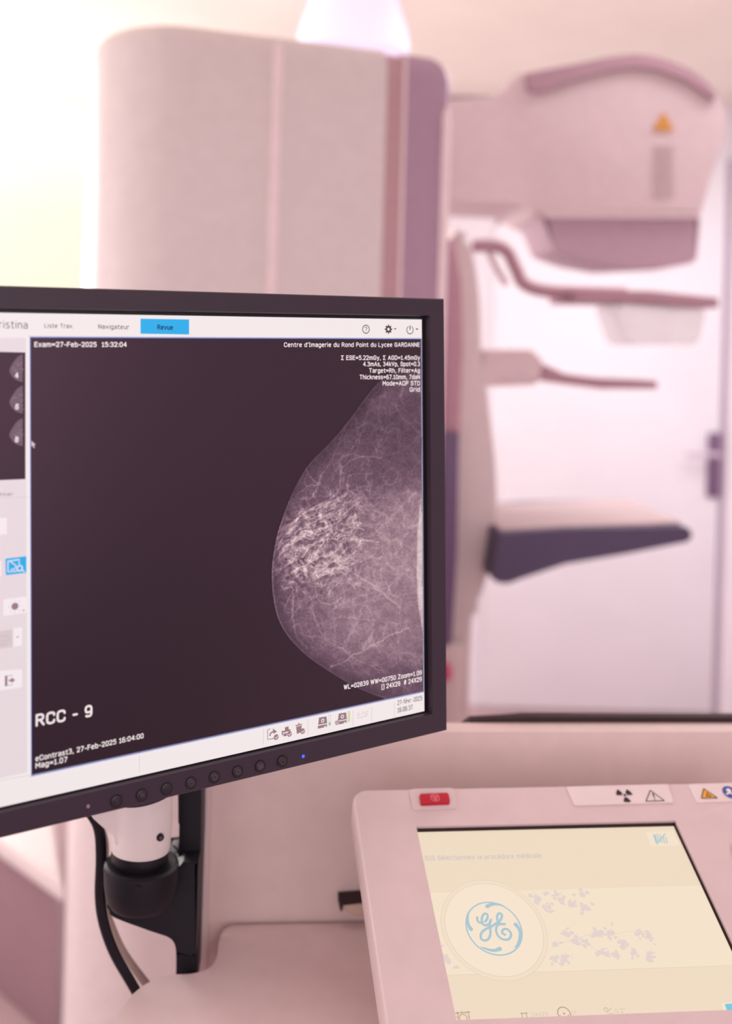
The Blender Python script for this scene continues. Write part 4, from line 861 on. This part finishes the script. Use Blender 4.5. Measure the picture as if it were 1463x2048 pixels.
for a in (('24x29', Z5(553, 763), Z5(625, 758), 8, .8), ('0\u00b0', Z5(735, 757), Z5(757, 755), 8, .8), ('0.2\u00b0', Z5(934, 747), Z5(980, 743), 8, .8)): words('status_lettering', 'tp_soft', td, *a, h=.0012, plane=TP)
d = Dec(TP, .0012)
d.stroke([Z5(*p) for p in ((878, 728), (895, 724), (900, 738), (888, 742), (905, 750), (922, 748))], 1.6).stroke([Z5(895, 740), Z5(915, 722)], 1.6).ring(Z5(888, 730), .001, .0015); d.build('angle_icon', M['tp_soft'], td)
Dec(TP, .0009).px([Z5(1412, 700), Z5(1480, 694), Z5(1495, 738), Z5(1424, 742)]).build('key_frame', M['tp_disc'], td)
Dec(TP, .0012).px([Z5(1428, 706), Z5(1480, 702), Z5(1490, 732), Z5(1438, 735)]).build('cyan_key', M['tp_cyan'], td)

# things on the housing
HT = .0041
def hpx(z, pts): return [TL(*z(*p)) for p in pts]
o = plate('stop_surround', TP, rounded(hpx(Z4, [(-8, 62), (196, 56), (212, 148), (8, 158)]), .003), HT + .0012, .0022, M['shell_light'], con, .0008)
rb = plate('stop_button', TP, rounded(hpx(Z4, [(37, 96), (168, 90), (176, 134), (44, 140)]), .0012), HT + .0042, .0042, M['red'], con, .0009)
# symbol: ring and triangle
d = Dec(TP, HT + .0044); cc2 = TL(*Z4(107, 114)); d.ring(cc2, .0031, .0036, local=True)
tri = [(cc2[0]-.0023, cc2[1]+.0015), (cc2[0]+.0023, cc2[1]+.0015), (cc2[0], cc2[1]-.0026)]
for i in range(3): d.stroke([tri[i], tri[(i+1) % 3]], .0005, local=True)
d.stroke([(cc2[0], cc2[1]+.001), (cc2[0], cc2[1]-.001)], .0008, local=True); d.build('stop_symbol', M['red_line'], rb)
s1_ = plate('warning_sticker', TP, rounded(hpx(Z4, [(702, 48), (1168, 36), (1195, 122), (742, 136)]), .002), HT + .0004, .0005, M['sticker'], con)
ed = hpx(Z4, [(702, 48), (742, 136), (1195, 122), (1168, 36)]); Dec(TP, HT + .0006).stroke(ed, .0004, local=True).build('sticker_edge', M['sticker_edge'], s1_)
d = Dec(TP, HT + .0008); rc = TL(*Z4(970, 88)); d.loc([(rc[0] + .0011*math.cos(k*.5), rc[1] + .0011*math.sin(k*.5)) for k in range(12)])
for a in (150, 30, 270): d.ring(rc, .0022, .0066, a-28, a+28, 10, local=True)
d.build('radiation_symbol', M['ink'], s1_)
def warn(parent, pts, fill, h):
    q = hpx(Z4, pts)
    if fill: Dec(TP, h).loc(rounded(q, .0006)).build('triangle_fill', M['yellow'], parent)
    d = Dec(TP, h + .0002)
    for i in range(3): d.stroke([q[i], q[(i+1) % 3]], .0007, local=True)
    return d
d = warn(s1_, [(1086, 66), (1150, 113), (1066, 116)], False, HT + .0006); d.px([Z4(*p) for p in ((1094, 80), (1101, 80), (1106, 101), (1103, 101))]).disc(Z4(1106, 107), .0005); d.build('caution_triangle', M['ink'], s1_)
s2_ = plate('hazard_sticker', TP, rounded(hpx(Z4, [(1256, 36), (1700, 24), (1735, 104), (1296, 120)]), .002), HT + .0004, .0005, M['sticker'], con)
d = warn(s2_, [(1328, 58), (1390, 100), (1318, 102)], True, HT + .0006)
rc = TL(*Z4(1348, 88))
for a in (90, 210, 330): d.ring(rc, .0006, .0021, a-30, a+30, 6, local=True)
d.build('hazard_triangle', M['ink'], s2_)
d = Dec(TP, HT + .0006); cb = TL(*Z4(1448, 74)); d.loc([(cb[0] + .0060*math.cos(k*.2), cb[1] + .0060*math.sin(k*.2)) for k in range(32)]); bs = d.build('blue_disc', M['blue'], s2_)
d = Dec(TP, HT + .0008); d.loc([(cb[0] - .0005 + .0019*math.cos(k*.4), cb[1] + .0016 + .0019*math.sin(k*.4)) for k in range(16)]); d.stroke([(cb[0]-.004, cb[1]-.002), (cb[0]-.001, cb[1]-.0005), (cb[0]+.003, cb[1]-.0028)], .0016, local=True); d.build('reader_figure', M['white_ink'], bs)
plate('side_key', TP, rounded(hpx(Z4, [(1450, 318), (1560, 312), (1585, 372), (1466, 380)]), .002), HT + .0022, .0030, M['shell_light'], con, .0008)
